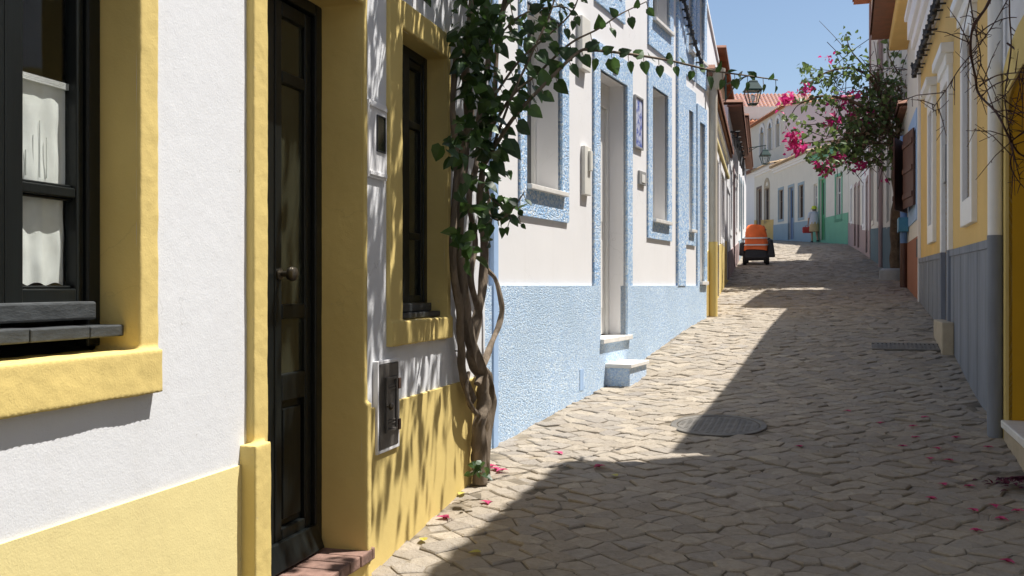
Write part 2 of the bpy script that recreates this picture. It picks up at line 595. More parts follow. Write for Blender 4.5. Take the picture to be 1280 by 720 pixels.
    def build(self, name, mat, parent=None, smooth=False, bevel=0.0, loc=None, segs=2, remesh=0.0, disp=0.0, angle=40):
        me = bpy.data.meshes.new(name)
        base = Vector(loc) if loc is not None else (WLOC[parent] if parent is not None else Vector((0, 0, 0)))
        me.from_pydata([v - base for v in self.v], [], self.f)
        if any(t is not None for t in self.t):
            at = me.color_attributes.new('tone', 'FLOAT_COLOR', 'CORNER')
            i = 0
            for pi, poly in enumerate(me.polygons):
                t = self.t[pi]
                if t is None:
                    t = 0.5
                if not isinstance(t, tuple):
                    t = (t, t, t)
                for _ in poly.loop_indices:
                    at.data[i].color = (t[0], t[1], t[2], 1)
                    i += 1
        me.materials.append(mat)
        o = bpy.data.objects.new(name, me)
        C.objects.link(o)
        if parent is not None:
            o.parent = parent
        else:
            o.location = base
        WLOC[o] = base
        if remesh:
            md = o.modifiers.new('r', 'REMESH')
            md.mode = 'VOXEL'
            md.voxel_size = remesh
            md.use_smooth_shade = True
            sm = o.modifiers.new('s', 'SMOOTH')
            sm.iterations = 4
            sm.factor = 0.5
            tx = bpy.data.textures.new('lumps', 'CLOUDS')
            tx.noise_scale = 0.10
            tx.noise_depth = 3
            dm = o.modifiers.new('d', 'DISPLACE')
            dm.texture = tx
            dm.texture_coords = 'GLOBAL'
            dm.strength = disp or 0.008
            dm.mid_level = 0.5
        elif bevel:
            bv = o.modifiers.new('b', 'BEVEL')
            bv.width = bevel
            bv.segments = segs
            bv.limit_method = 'ANGLE'
            bv.angle_limit = rad(35)
        if smooth:
            for p_ in me.polygons:
                p_.use_smooth = True
            try:
                me.set_sharp_from_angle(angle=rad(angle))
            except Exception:
                pass
        return o


def thing(name, label, cat, loc, group=None):
    o = bpy.data.objects.new(name, None)
    o.empty_display_size = 0.2
    C.objects.link(o)
    o.location = loc
    WLOC[o] = Vector(loc)
    o['label'] = label
    o['category'] = cat
    if group:
        o['group'] = group
    return o


def tag(o, label=None, cat=None, group=None, kind=None):
    for k, v in (('label', label), ('category', cat), ('group', group), ('kind', kind)):
        if v:
            o[k] = v
    return o


def smooth_path(pts, n=8):
    pts = [Vector(p) for p in pts]
    out = []
    for i in range(len(pts) - 1):
        p0, p1, p2, p3 = pts[max(i-1, 0)], pts[i], pts[i+1], pts[min(i+2, len(pts)-1)]
        for k in range(n):
            t = k / n
            out.append(0.5 * ((2*p1) + (p2-p0)*t + (2*p0-5*p1+4*p2-p3)*t*t + (-p0+3*p1-3*p2+p3)*t**3))
    out.append(pts[-1])
    return out


def lerp_list(vals, n):
    out = []
    m = len(vals) - 1
    for i in range(n):
        t = i / (n - 1) * m
        k = min(int(t), m - 1)
        out.append(vals[k] + (vals[k+1] - vals[k]) * (t - k))
    return out


def tiled(W, s0, s1, n_e, z_e, n_r, z_r, pitch=0.22, rows=8, amp=0.045):
    """barrel-tiled roof slope from the eave to the ridge"""
    mb = MB()
    nn = max(2, int((s1 - s0) / pitch))
    per = 6
    cols = nn * per + 1
    rg = random.Random(int(s0 * 100) + 5)
    tones = [[rg.random() for _ in range(nn)] for _ in range(rows)]
    slope = Vector((n_r - n_e, z_r - z_e))
    for r in range(rows):
        b = len(mb.v)
        for e in (0, 1):
            t = (r + e) / rows
            lift = 0.03 if e == 0 else 0.0
            for c in range(cols):
                s = s0 + (s1 - s0) * c / (cols - 1)
                ph = (c % per) / per
                h = amp * abs(math.sin(math.pi * ph)) * 1.6
                mb.v.append(W.p(s, n_e + slope.x * t, z_e + slope.y * t + h + lift))
        for c in range(cols - 1):
            mb.f.append([b + c, b + c + 1, b + cols + c + 1, b + cols + c])
            mb.t.append(tones[r][min(c // per, nn - 1)])
    # tile mouths along the eave
    b = len(mb.v)
    for c in range(cols):
        s = s0 + (s1 - s0) * c / (cols - 1)
        h = amp * abs(math.sin(math.pi * (c % per) / per)) * 1.6
        mb.v.append(W.p(s, n_e, z_e + h + 0.03))
        mb.v.append(W.p(s, n_e, z_e - 0.015))
    for c in range(cols - 1):
        mb.f.append([b + 2*c, b + 2*c + 2, b + 2*c + 3, b + 2*c + 1])
        mb.t.append(0.1)
    # soffit board under the tiles
    mb.wbox(W, s0, s1, z_e - 0.05, z_e - 0.016, min(n_e - 0.02, 0.0) if n_e < 0 else -0.02, n_e - 0.03, tone=0.3)
    return mb


def shell(W, s0, s1, z0, z1, depth):
    """the rest of the house body behind its facade: two end walls, back wall and a flat ceiling"""
    mb = MB()
    e = 0.003
    mb.quad(W.p(s0, 0, z0), W.p(s0, -depth, z0), W.p(s0, -depth, z1), W.p(s0, 0, z1))
    mb.quad(W.p(s1, 0, z0), W.p(s1, -depth, z0), W.p(s1, -depth, z1), W.p(s1, 0, z1))
    mb.quad(W.p(s0, -depth, z0), W.p(s1, -depth, z0), W.p(s1, -depth, z1), W.p(s0, -depth, z1))
    mb.quad(W.p(s0, 0, z1), W.p(s1, 0, z1), W.p(s1, -depth, z1), W.p(s0, -depth, z1))
    return mb


def window(root, W, s0, s1, z0, z1, depth=0.12, frame=PVC, surround=None, sw=0.12, sn=0.015, sill=None, pane=FARGL, mull=True,
           fw=0.05, name='window', wb=None, wt=None, bars=1):
    fr = MB()
    k = -depth
    fr.wbox(W, s0, s0 + fw, z0, z1, k - 0.03, k + 0.03)
    fr.wbox(W, s1 - fw, s1, z0, z1, k - 0.03, k + 0.03)
    fr.wbox(W, s0 + fw, s1 - fw, z1 - fw, z1, k - 0.03, k + 0.03)
    fr.wbox(W, s0 + fw, s1 - fw, z0, z0 + fw, k - 0.03, k + 0.03)
    if mull:
        c = (s0 + s1) / 2
        fr.wbox(W, c - fw * 0.6, c + fw * 0.6, z0 + fw, z1 - fw, k - 0.025, k + 0.035)
        for b in range(bars):
            zc = z0 + (z1 - z0) * (0.62 if bars == 1 else (b + 1) / (bars + 1))
            for a_, b_ in ((s0 + fw, c - fw*0.6), (c + fw*0.6, s1 - fw)):
                fr.wbox(W, a_, b_, zc - 0.02, zc + 0.02, k - 0.02, k + 0.02)
    o = fr.build(name, frame, root)
    pn = MB()
    pn.wbox(W, s0 + fw, s1 - fw, z0 + fw, z1 - fw, k - 0.012, k - 0.004)
    pn.build('pane', pane, o)
    if surround:
        sr = MB()
        sr.ring(W, s0, s1, z0, z1, sw, -0.01, sn, wt=wt, wb=wb)
        sr.build('surround', surround, o)
    if sill:
        sl = MB()
        sl.wbox(W, s0 - 0.03, s1 + 0.03, z0 - 0.035, z0 + 0.006, k + 0.03, 0.05)
        sl.build('sill', sill, o, bevel=0.004)
    return o


def door(root, W, s0, s1, z0, z1, depth=0.12, leaf=PVC, surround=None, sw=0.12, sn=0.015, glazed=True, step=None):
    k = -depth
    d = MB()
    fw = 0.05
    d.wbox(W, s0, s0 + fw, z0, z1, k - 0.03, k + 0.03)
    d.wbox(W, s1 - fw, s1, z0, z1, k - 0.03, k + 0.03)
    d.wbox(W, s0 + fw, s1 - fw, z1 - fw, z1, k - 0.03, k + 0.03)
    a, b = s0 + fw + 0.004, s1 - fw - 0.004
    zm = z0 + (z1 - z0) * 0.42
    d.wbox(W, a, b, z0 + 0.01, zm, k - 0.02, k + 0.012)
    d.wbox(W, a, a + 0.09, zm, z1 - fw, k - 0.02, k + 0.012)
    d.wbox(W, b - 0.09, b, zm, z1 - fw, k - 0.02, k + 0.012)
    d.wbox(W, a + 0.09, b - 0.09, z1 - fw - 0.1, z1 - fw, k - 0.02, k + 0.012)
    o = d.build('door', leaf, root)
    g = MB()
    g.wbox(W, a + 0.09, b - 0.09, zm, z1 - fw - 0.1, k - 0.01, k - 0.002)
    g.build('pane', FARGL if glazed else leaf, o)
    pn = MB()
    pn.wbox(W, a + 0.1, b - 0.1, z0 + 0.15, zm - 0.1, k + 0.012, k + 0.022)
    pn.build('panel', leaf, o, bevel=0.006)
    h = MB()
    h.tube([W.p(a + 0.05, k + 0.012, z0 + 1.0), W.p(a + 0.05, k + 0.06, z0 + 1.0)], 0.015, 8)
    h.build('handle', BRONZE, o)
    if surround:
        sr = MB()
        sr.ring(W, s0, s1, z0, z1, sw, -0.01, sn, bottom=False)
        sr.build('surround', surround, o)
    return o


def plinth_boxes(mb, W, s0, s1, z1, holes, n=0.02, zb=-1.0):
    """plinth between the holes' s-ranges; z1 may be a pair for a sloping top"""
    za, zb_ = z1 if isinstance(z1, tuple) else (z1, z1)

    def zt(s):
        return za + (zb_ - za) * (s - s0) / (s1 - s0)
    cuts = sorted([(h[0], h[1]) for h in holes if h[2] < min(za, zb_)])
    x = s0
    for a, b in cuts:
        if a > x:
            mb.wbox(W, x, a, zb, (zt(x), zt(a)), -0.05, n)
        # below the opening
        hz = [h[2] for h in holes if h[0] == a][0]
        mb.wbox(W, a, b, zb, hz, -0.05, n)
        x = b
    if x < s1:
        mb.wbox(W, x, s1, zb, (zt(x), zt(s1)), -0.05, n)


# ================================================================== GROUND AND STREET
gm = MB()
xs = [-400, -120, -60, -30, -15, -8, -4] + [i * 0.5 for i in range(-6, 30)] + [16, 20, 30, 60, 120, 400]
ys = [-300, -60, -20, -10] + [i * 0.2 for i in range(-30, 150)] + [i for i in range(30, 66, 1)] + [70, 80, 100, 140, 220, 400, 700]
for y in ys:
    for x in xs:
        gm.v.append(Vector((x, y, gz(x, y) - 0.0095)))
nx = len(xs)
for j in range(len(ys) - 1):
    for i in range(nx - 1):
        gm.f.append([j*nx + i, j*nx + i + 1, (j+1)*nx + i + 1, (j+1)*nx + i])
        gm.t.append(None)
tag(gm.build('ground', SOIL, smooth=True), kind='structure')

# wall planes (plan directions measured from the converging edges)
A1, A2, A3, A4 = rad(15.29), rad(23.58), rad(14.2), rad(18.66)
D1 = 1.74
WY = Wall((-math.cos(A1) * D1, math.sin(A1) * D1), A1, 1)
D2 = 2.776
WB = Wall((-math.cos(A2) * D2, math.sin(A2) * D2), A2, 1)
sB1 = WB.s(881)
pe = WB.p(sB1, 0, 0)
W3 = Wall((pe.x, pe.y), A3, 1)
DR = 0.98
WR = Wall((math.cos(A4) * DR, -math.sin(A4) * DR), A4, -1)
pR4 = WR.p(20.35, 0, 0)
dR = Vector((11.95, 34.0)) - Vector((pR4.x, pR4.y))
WR4 = Wall((pR4.x, pR4.y), math.atan2(dR.x, dR.y), -1)
LR4 = dR.length
dR5 = Vector((14.2, 42.0)) - Vector((11.95, 34.0))
WR5 = Wall((11.95, 34.0), math.atan2(dR5.x, dR5.y), -1)
LR5 = dR5.length
WF = Wall((14.2, 42.0), rad(-0.3), -1)

sY1 = WY.s(606)          # far corner of the yellow house
# street edges in (station, q)
def stq(p):
    return (0.32 * p.x + 0.9474 * p.y, 0.9474 * p.x - 0.32 * p.y)


left_edge = [stq(WY.p(-5, 0, 0)), stq(WY.p(sY1, 0, 0))]
sBj = WB.s(613)
left_edge += [stq(WB.p(sBj, 0, 0)), stq(WB.p(sB1, 0, 0)), stq(W3.p(30, 0, 0)), (44, -7), (50, -16), (66, -24)]
right_edge = [stq(WR.p(-5, 0, 0)), stq(WR.p(20.35, 0, 0)), stq(Vector((11.95, 34, 0))), stq(Vector((14.2, 42, 0))), stq(Vector((14.1, 66, 0)))]


def edge_q(poly, st):
    for i in range(len(poly) - 1):
        a, b = poly[i], poly[i+1]
        if a[0] <= st <= b[0] and b[0] > a[0]:
            return a[1] + (b[1] - a[1]) * (st - a[0]) / (b[0] - a[0])
    return poly[0][1] if st < poly[0][0] else poly[-1][1]


def street_pt(st, q, z=0.0):
    x, y = GA * st + GH * q
    return Vector((x, y, gz(x, y) + z))


manh = ground_at(898, 531)
mst, mq = stq(manh)
sm = MB()
rs = random.Random(3)
def clip_poly(poly, mx, my, nx_, ny_):
    """keep the side of the line through (mx, my) that lies against the normal"""
    out = []
    n = len(poly)
    for i in range(n):
        a, b = poly[i], poly[(i + 1) % n]
        da = (a[0] - mx) * nx_ + (a[1] - my) * ny_
        db = (b[0] - mx) * nx_ + (b[1] - my) * ny_
        if da <= 0:
            out.append(a)
        if (da < 0 < db) or (db < 0 < da):
            t = da / (da - db)
            out.append((a[0] + (b[0] - a[0]) * t, a[1] + (b[1] - a[1]) * t))
    return out


def lay_setts(st0, st1, size, gap):
    """irregular dressed stones: cells grown round the jittered knots of a lattice turned across the street"""
    th = rad(37)
    ct, sn = math.cos(th), math.sin(th)
    dep, k = size, 1.22
    seeds = {}
    R_ = int(max(st1 - st0, 14) * 1.5 / size) + 20
    s_mid = (st0 + st1) / 2
    half = (st1 - st0) / 2
    n_half = int((half + 12) / size)
    for i in range(-n_half, n_half + 1):
        for j in range(-n_half, n_half + 1):
            x, y = i * size, j * size
            a, b = x * ct - y * sn, x * sn + y * ct
            cs = s_mid + a
            cq = b * k
            if cs < st0 - 0.5 or cs > st1 + 0.5:
                continue
            cq += 1.4 if cs < 12 else 0
            if not (edge_q(left_edge, cs) - 0.4 < cq < edge_q(right_edge, cs) + 0.4):
                continue
            jt = rs.uniform(0.14, 0.32)
            cs += rs.uniform(-jt, jt) * size + 0.09 * noise.noise(Vector((cq * .8, cs * .6, 1.0)))
            cq += rs.uniform(-jt, jt) * size * k + 0.07 * noise.noise(Vector((cq * .8, cs * .6, 7.0)))
            seeds[(i, j)] = (cs, cq)
    for (i, j), (cs, cq) in seeds.items():
        if True:
            if cs < st0 or cs > st1:
                continue
            if not (edge_q(left_edge, cs) - 0.08 < cq < edge_q(right_edge, cs) + 0.08):
                continue
            if (cs - mst) ** 2 + (cq - mq) ** 2 < 0.375 ** 2:
                continue
            # work in a space where cells are square
            poly = [(-3 * dep, -3 * dep), (3 * dep, -3 * dep), (3 * dep, 3 * dep), (-3 * dep, 3 * dep)]
            for ii in (-2, -1, 0, 1, 2):
                for jj in (-2, -1, 0, 1, 2):
                    if (i + ii, j + jj) not in seeds or (ii == 0 and jj == 0):
                        continue
                    s2, q2 = seeds[(i + ii, j + jj)]
                    dx, dy = s2 - cs, (q2 - cq) / k
                    L = math.hypot(dx, dy)
                    if L < 1e-6 or L > 3.2 * dep:
                        continue
                    poly = clip_poly(poly, dx / 2, dy / 2, dx / L, dy / L)
            if len(poly) < 3:
                continue
            pts = [(x, y * k) for x, y in poly]
            n = len(pts)
            i_, j_ = i, j
            mx = sum(p[0] for p in pts) / n
            my = sum(p[1] for p in pts) / n
            if max(abs(p[0] - mx) for p in pts) > 2 * dep:
                continue
            dz = rs.uniform(-0.0055, 0.006)
            tx, ty = rs.uniform(-0.05, 0.05), rs.uniform(-0.05, 0.05)
            # sunk and sanded over along the foot of the walls
            ed_ = min(cq - edge_q(left_edge, cs), edge_q(right_edge, cs) - cq)
            if ed_ < 0.34:
                dz -= rs.uniform(0.0, 0.012) * (1 - max(0, ed_) / 0.34)
            if noise.noise(Vector((cs * 0.9, cq * 0.9, 5.0))) > 0.33:
                dz -= 0.004
            lo, md, hi = [], [], []
            for (x, y) in pts:
                ds, dq = x - mx, y - my
                Ld = max(math.hypot(ds, dq), 1e-4)
                f0 = max(0.3, 1 - gap / Ld)
                f1 = max(0.25, f0 - 0.009 / Ld)
                zz = dz + ds * tx + dq * ty
                lo.append(street_pt(cs + mx + ds * f0, cq + my + dq * f0, -0.03))
                md.append(street_pt(cs + mx + ds * f0, cq + my + dq * f0, zz - 0.005))
                hi.append(street_pt(cs + mx + ds * f1, cq + my + dq * f1, zz + rs.uniform(-0.003, 0.003)))
            tone = (min(1, max(0, rs.gauss(0.55, 0.22))), rs.random() ** 2, 0)
            b = len(sm.v)
            sm.v += lo + md + hi
            for lev in (0, n):
                for e in range(n):
                    f = (e + 1) % n
                    sm.f.append([b + lev + e, b + lev + f, b + lev + n + f, b + lev + n + e])
                    sm.t.append(tone)
            sm.f.append([b + 2 * n + e for e in range(n)])
            sm.t.append(tone)


lay_setts(-1.0, 6.0, 0.112, 0.003)
lay_setts(6.0, 14.0, 0.112, 0.003)
lay_setts(14.0, 26.0, 0.135, 0.0045)
lay_setts(26.0, 44.0, 0.19, 0.006)
lay_setts(44.0, 62.0, 0.22, 0.006)
tag(sm.build('street', stone_mat(), smooth=True, angle=16), kind='structure')

# manhole cover
mh = thing('manhole_cover', 'round iron manhole cover with ribbed top set in the cobbles at the shadow edge', 'manhole cover', manh)
gn = Vector((-(gz(manh.x + .1, manh.y) - gz(manh.x - .1, manh.y)) / .2, -(gz(manh.x, manh.y + .1) - gz(manh.x, manh.y - .1)) / .2, 1)).normalized()
m_ = MB()
m_.lathe(manh, [(0.0, -0.03), (0.285, -0.03), (0.285, -0.003), (0.275, 0.0), (0.0, 0.0)], 40, gn)
qd = gn.to_track_quat('Z', 'Y')
for i in range(-6, 7):
    for j in range(-6, 7):
        x, y = i * 0.042, j * 0.042
        if x * x + y * y < 0.26 ** 2:
            c = manh + qd @ Vector((x, y, 0))
            m_.hexa([c + qd @ Vector(v) for v in ((-.014, -.014, -.002), (.014, -.014, -.002), (.014, .014, -.002), (-.014, .014, -.002),
                                                  (-.012, -.012, .0025), (.012, -.012, .0025), (.012, .012, .0025), (-.012, .012, .0025))])
m_.build('lid', MANH, mh)
m_ = MB()
m_.lathe(manh, [(0.293, -0.03), (0.335, -0.03), (0.335, 0.0), (0.328, 0.003), (0.296, 0.003), (0.291, -0.002), (0.291, -0.03)], 40, gn)
m_.build('rim', MANH, mh)

# drain grating by the right wall
dp = ground_at(1138, 435)
dg = MB()
u1 = Vector((GH.x, GH.y, gz(dp.x + GH.x*.3, dp.y + GH.y*.3) - gz(dp.x, dp.y))).normalized()
u1 = Vector((GH.x, GH.y, (gz(dp.x + GH.x*.3, dp.y + GH.y*.3) - dp.z) / .3)).normalized()
u2 = Vector((GA.x, GA.y, (gz(dp.x + GA.x*.3, dp.y + GA.y*.3) - dp.z) / .3)).normalized()
u3 = u1.cross(u2)


def obox(mb, c, a, b, n, da, db, h0, h1):
    mb.hexa([c + a*x + b*y + n*z for z in (h0, h1) for x, y in ((-da, -db), (da, -db), (da, db), (-da, db))])


obox(dg, dp, u1, u2, u3, 0.36, 0.16, -0.02, 0.008)
for i in range(-8, 9):
    obox(dg, dp + u1 * i * 0.04, u1, u2, u3, 0.012, 0.13, 0.008, 0.016)
obox(dg, dp + u2 * 0.145, u1, u2, u3, 0.36, 0.015, 0.008, 0.016)
obox(dg, dp - u2 * 0.145, u1, u2, u3, 0.36, 0.015, 0.008, 0.016)
o = dg.build('drain_grating', MANH, loc=dp)
tag(o, 'rectangular iron drain grating in the shaded cobbles near the grey plinth', 'drain')

# ================================================================== YELLOW HOUSE (near left)
yh = thing('yellow_trimmed_house', 'white house with thick yellow window and door surrounds and black woodwork, nearest on the left', 'house', WY.p(3, 0, WY.g(3)))
zsA, zhA = WY.z(175, 437), 2.81
sA1 = WY.s(175, 0.012)
kA = -0.115
scA = WY.s(6, kA)
sA0 = 2 * scA - sA1
zD1 = 2.80
sD0, sD1 = WY.s(334, 0.025), WY.s(455, 0.012)
kD = -0.205
zstep = WY.z(460, 683, 0.0)
sB0_, sB1_ = WY.s(502, 0.012), WY.s(558, 0.012)
zsB, zhB = WY.z(500, 401), WY.z(502, 37)
kB = -0.095
zdad = WY.z(160, 627)
zdad2 = WY.z(510, 496)
holesY = [(sA0, sA1, zsA, zhA), (sD0, sD1, -1, zD1), (sB0_, sB1_, zsB, zhB)]
YTOP = 5.3
w = MB()
w.facade(WY, -5.5, sY1, -1.2, YTOP, holesY)
w.build('wall', WHT, yh)
sh = shell(WY, -5.5, sY1, -1.2, YTOP, 4.5)
sh.build('body', WHT2, yh)
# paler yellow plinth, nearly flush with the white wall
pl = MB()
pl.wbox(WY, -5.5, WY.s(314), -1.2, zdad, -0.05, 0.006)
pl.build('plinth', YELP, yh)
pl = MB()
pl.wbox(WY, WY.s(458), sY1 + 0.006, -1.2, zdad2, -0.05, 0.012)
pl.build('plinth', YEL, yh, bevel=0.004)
# eave and roof far above
tiled(WY, -5.5, sY1 + 0.1, 0.16, YTOP, -4.6, YTOP + 1.9, rows=14).build('roof', TILEB, yh)

# --- window A
wa = MB()
f0 = WY.s(110, kA)
fwid = sA1 - f0


def mir(s):
    return 2 * scA - s


def both(mb, a, b, *r):
    mb.wbox(WY, a, b, *r)
    mb.wbox(WY, mir(b), mir(a), *r)


zb_ = WY.z(60, 380, kA)
both(wa, f0, sA1, zsA + 0.01, zhA, kA - 0.05, kA)
wa.wbox(WY, mir(f0), f0, zhA - fwid, zhA, kA - 0.05, kA - 0.001)
wo = wa.build('window', BLK, yh, bevel=0.006)
sash = MB()
g0, g1 = WY.s(21, kA - 0.02), WY.s(93, kA - 0.02)
kS = kA - 0.012
zc = WY.z(60, 237, kS)
z_lo = WY.z(60, 361, kS)
both(sash, g1, f0 - 0.002, zb_, zhA - fwid, kS - 0.04, kS)
both(sash, scA + 0.0, g0, zb_, zhA - fwid, kS - 0.04, kS + 0.012)
both(sash, g0, g1, zb_, z_lo, kS - 0.04, kS)
both(sash, g0, g1, zc - 0.014, zc + 0.014, kS - 0.035, kS - 0.004)
both(sash, g0, g1, zhA - fwid - 0.07, zhA - fwid, kS - 0.04, kS)
both(sash, g0, g1, zc + 0.62, zc + 0.65, kS - 0.035, kS - 0.004)
# glazing beads
for z_ in (zc + 0.014, zc - 0.022, z_lo):
    both(sash, g0, g1, z_, z_ + 0.008, kS - 0.028, kS - 0.016)
sash.build('sash', BLK, wo, bevel=0.004)
gl = MB()
both(gl, g0 - 0.004, g1 + 0.004, z_lo - 0.004, zhA - fwid - 0.06, kS - 0.026, kS - 0.024)
gl.build('pane', WGLASS, wo)
# bottom board and ledge
bd = MB()
bd.wbox(WY, mir(WY.s(121, -0.075)), WY.s(121, -0.075), (WY.z(60, 402, -0.075) - 0.0), zb_ + 0.005, kA - 0.03, -0.075)
bd.build('bottom_rail', GRYW, wo, bevel=0.006)
zl1, zl0 = WY.z(100, 408, -0.03), WY.z(100, 424, -0.03)
lg = MB()
la = WY.s(156, -0.03)
cuts = [mir(la), WY.s(-60, -.03), WY.s(38, -.03), WY.s(113, -.03), la]
for a, b in zip(cuts[:-1], cuts[1:]):
    lg.wbox(WY, a + 0.003, b - 0.001, zl0, zl1 + RND.uniform(-.003, .003), kA - 0.04, -0.03 + RND.uniform(-.006, .004))
lg.build('ledge', GRYW, wo, bevel=0.004)

# curtains behind the panes, gently wavy
def curtain(s0, s1, z0, z1, n, seed, scallop=0.0):
    mb = MB()
    nx_, nz_ = 40, 24
    for j in range(nz_ + 1):
        for i in range(nx_ + 1):
            u, v = i / nx_, j / nz_
            s = s0 + (s1 - s0) * u
            zlow = z0 + scallop * abs(math.sin(u * math.pi * 2.3))
            z = zlow + (z1 - zlow) * v + 0.004 * math.sin(u * 17) * (1 - v)
            off = n + 0.0035 * math.sin(u * 17 + seed) * (1.1 - v * 0.6) + 0.004 * noise.noise(Vector((u * 6, v * 3, seed)))
            mb.v.append(WY.p(s, off, z))
    for j in range(nz_):
        for i in range(nx_):
            a = j * (nx_ + 1) + i
            mb.f.append([a, a + 1, a + nx_ + 2, a + nx_ + 1])
            mb.t.append(None)
    return mb


kC = kA - 0.052
for m_side in (1, -1):
    c0, c1 = WY.s(17, kC), WY.s(83, kC)
    if m_side < 0:
        c0, c1 = mir(c1), mir(c0)
    cz = curtain(c0, c1, WY.z(50, 231, kC) - 0.01, WY.z(50, 100, kC), kC, 1.0 + m_side)
    # hem tucks: raised vertical threads and a rod pocket
    for k in range(5):
        u = c0 + (c1 - c0) * (0.2 + 0.13 * k)
        hh = 0.16 + 0.10 * (2 - abs(k - 2))
        cz.wbox(WY, u, u + 0.0008, WY.z(50, 222, kC), WY.z(50, 222, kC) + hh * 0.42, kC, kC + 0.0048)
    cz.wbox(WY, c0, c1, WY.z(50, 105, kC), WY.z(50, 97, kC), kC - 0.006, kC + 0.014)
    cz.build('curtain', LACE, wo, smooth=True)
    cl = curtain(c0, c1 - 0.01, WY.z(50, 355, kC), WY.z(50, 235, kC), kC - 0.003, 4.0 + m_side)
    cl.build('curtain', LACE, wo, smooth=True)
rod = MB()
rod.tube([WY.p(mir(g1), kC, WY.z(50, 99, kC)), WY.p(g1, kC, WY.z(50, 99, kC))], 0.006, 8)
rod.build('curtain_rod', BRONZE, wo)

sur = MB()
sJ = WY.s(198, 0.012)
sS = WY.s(205, 0.035)
zsb = WY.z(205, 490, 0.035)
both(sur, sA1, sJ, zsA - 0.05, zhA + 0.18, kA - 0.02, 0.014)
sur.wbox(WY, mir(sJ), sJ, zhA, zhA + 0.18, kA - 0.02, 0.014)
sur.wbox(WY, mir(sS), sS, zsb, zsA, kA - 0.02, 0.032)
sur.build('surround', YEL, wo, remesh=0.006, disp=0.006)

# --- door
jd = MB()
jn = 0.03
sN0 = WY.s(318, jn)
zpb = WY.z(325, 556, 0.06)
jd.wbox(WY, sN0, sD0, zpb - 0.1, zD1 + 0.16, kD - 0.04, jn)
jd.wbox(WY, sD1, WY.s(459, 0.012), 0.2, zD1 + 0.16, kD - 0.04, 0.016)
jd.wbox(WY, sN0, WY.s(459, 0.012), zD1, zD1 + 0.16, kD - 0.04, 0.016)
# plinth blocks of the jambs
jd.wbox(WY, WY.s(320, 0.06), WY.s(340, 0.06), -0.4, zpb, kD - 0.04, 0.06)
jd.wbox(WY, sD1 + 0.001, WY.s(465, 0.03), -0.4, WY.z(458, 505, 0.03), kD - 0.04, 0.03)
# riser under the brick step
jd.wbox(WY, sD0 - 0.01, sD1 + 0.03, -0.4, zstep - 0.05, kD - 0.02, 0.012)
dr = MB()
sc = WY.s(343.5, kD)           # meeting line of the two leaves


def dmir(s):
    return 2 * sc - s


ftop = zD1
zg = WY.z(365, 100, kD)
fr_w = 0.055
dr.wbox(WY, sD1 - fr_w, sD1 + 0.01, zstep, ftop, kD - 0.04, kD + 0.02)
dr.wbox(WY, sD0 - 0.01, sD0 + fr_w, zstep, ftop, kD - 0.04, kD + 0.02)
dr.wbox(WY, sD0 + fr_w, sD1 - fr_w, ftop - 0.05, ftop, kD - 0.04, kD + 0.02)
doo = dr.build('door', BLK, yh, bevel=0.006)
jd.build('surround', YEL, doo, remesh=0.006, disp=0.006)
zA, zB2, zC2, zE = WY.z(365, 380, kD), WY.z(365, 396, kD), WY.z(365, 466, kD), WY.z(365, 500, kD)
zF = WY.z(365, 655, kD)
for lo_, hi_ in ((sc + 0.004, sD1 - fr_w - 0.003), (sD0 + fr_w + 0.003, sc - 0.004)):
    L = MB()
    k0, k1 = kD - 0.035, kD
    st_w = 0.055
    a, b = lo_ + st_w, hi_ - st_w
    zt = ftop - 0.055
    zb0 = zstep + 0.01
    L.wbox(WY, lo_, a, zb0, zt, k0, k1)
    L.wbox(WY, b, hi_, zb0, zt, k0, k1)
    for z0_, z1_ in ((zt - 0.06, zt), (zg - 0.025, zg + 0.025), (zA - 0.06, zA), (zE, zC2), (zb0, zF)):
        L.wbox(WY, a, b, z0_, z1_, k0, k1)
    lf = L.build('leaf', BLK, doo, bevel=0.006)
    pn = MB()
    pn.wbox(WY, a + 0.025, b - 0.025, zF + 0.03, zE - 0.03, k0 + 0.005, k1 - 0.008)
    pn.wbox(WY, a, b, zF, zE, k0 + 0.004, k0 + 0.014)
    pn.build('panel', BLK, lf, bevel=0.008)
    g = MB()
    g.wbox(WY, a, b, zA, zg - 0.025, k0 + 0.012, k0 + 0.018)
    g.wbox(WY, a, b, zg + 0.025, zt - 0.06, k0 + 0.012, k0 + 0.018)
    g.wbox(WY, a, b, zC2, zA - 0.06, k0 + 0.012, k0 + 0.018)
    g.build('pane', DKGL, lf)
    wb = MB()
    # sloping weather bar
    z0_ = zstep + 0.012
    wb.hexa([WY.p(lo_, kD, z0_), WY.p(hi_ + 0.02, kD, z0_), WY.p(hi_ + 0.02, kD + 0.055, z0_), WY.p(lo_, kD + 0.055, z0_),
             WY.p(lo_, kD, z0_ + 0.10), WY.p(hi_ + 0.02, kD, z0_ + 0.10), WY.p(hi_ + 0.02, kD + 0.02, z0_ + 0.10), WY.p(lo_, kD + 0.02, z0_ + 0.10)])
    wb.build('weather_bar', BLK, lf, bevel=0.005)
zk = WY.z(345, 342, kD + 0.05)
kn = MB()
na = Vector((WY.n.x, WY.n.y, 0))
kn.lathe(WY.p(sc + 0.035, kD, zk), [(0.024, 0.0), (0.024, 0.006), (0.011, 0.012), (0.011, 0.035), (0.024, 0.042), (0.030, 0.056), (0.026, 0.072), (0.012, 0.080), (0, 0.081)], 16, na)
kn.build('knob', BRONZE, doo, smooth=True)
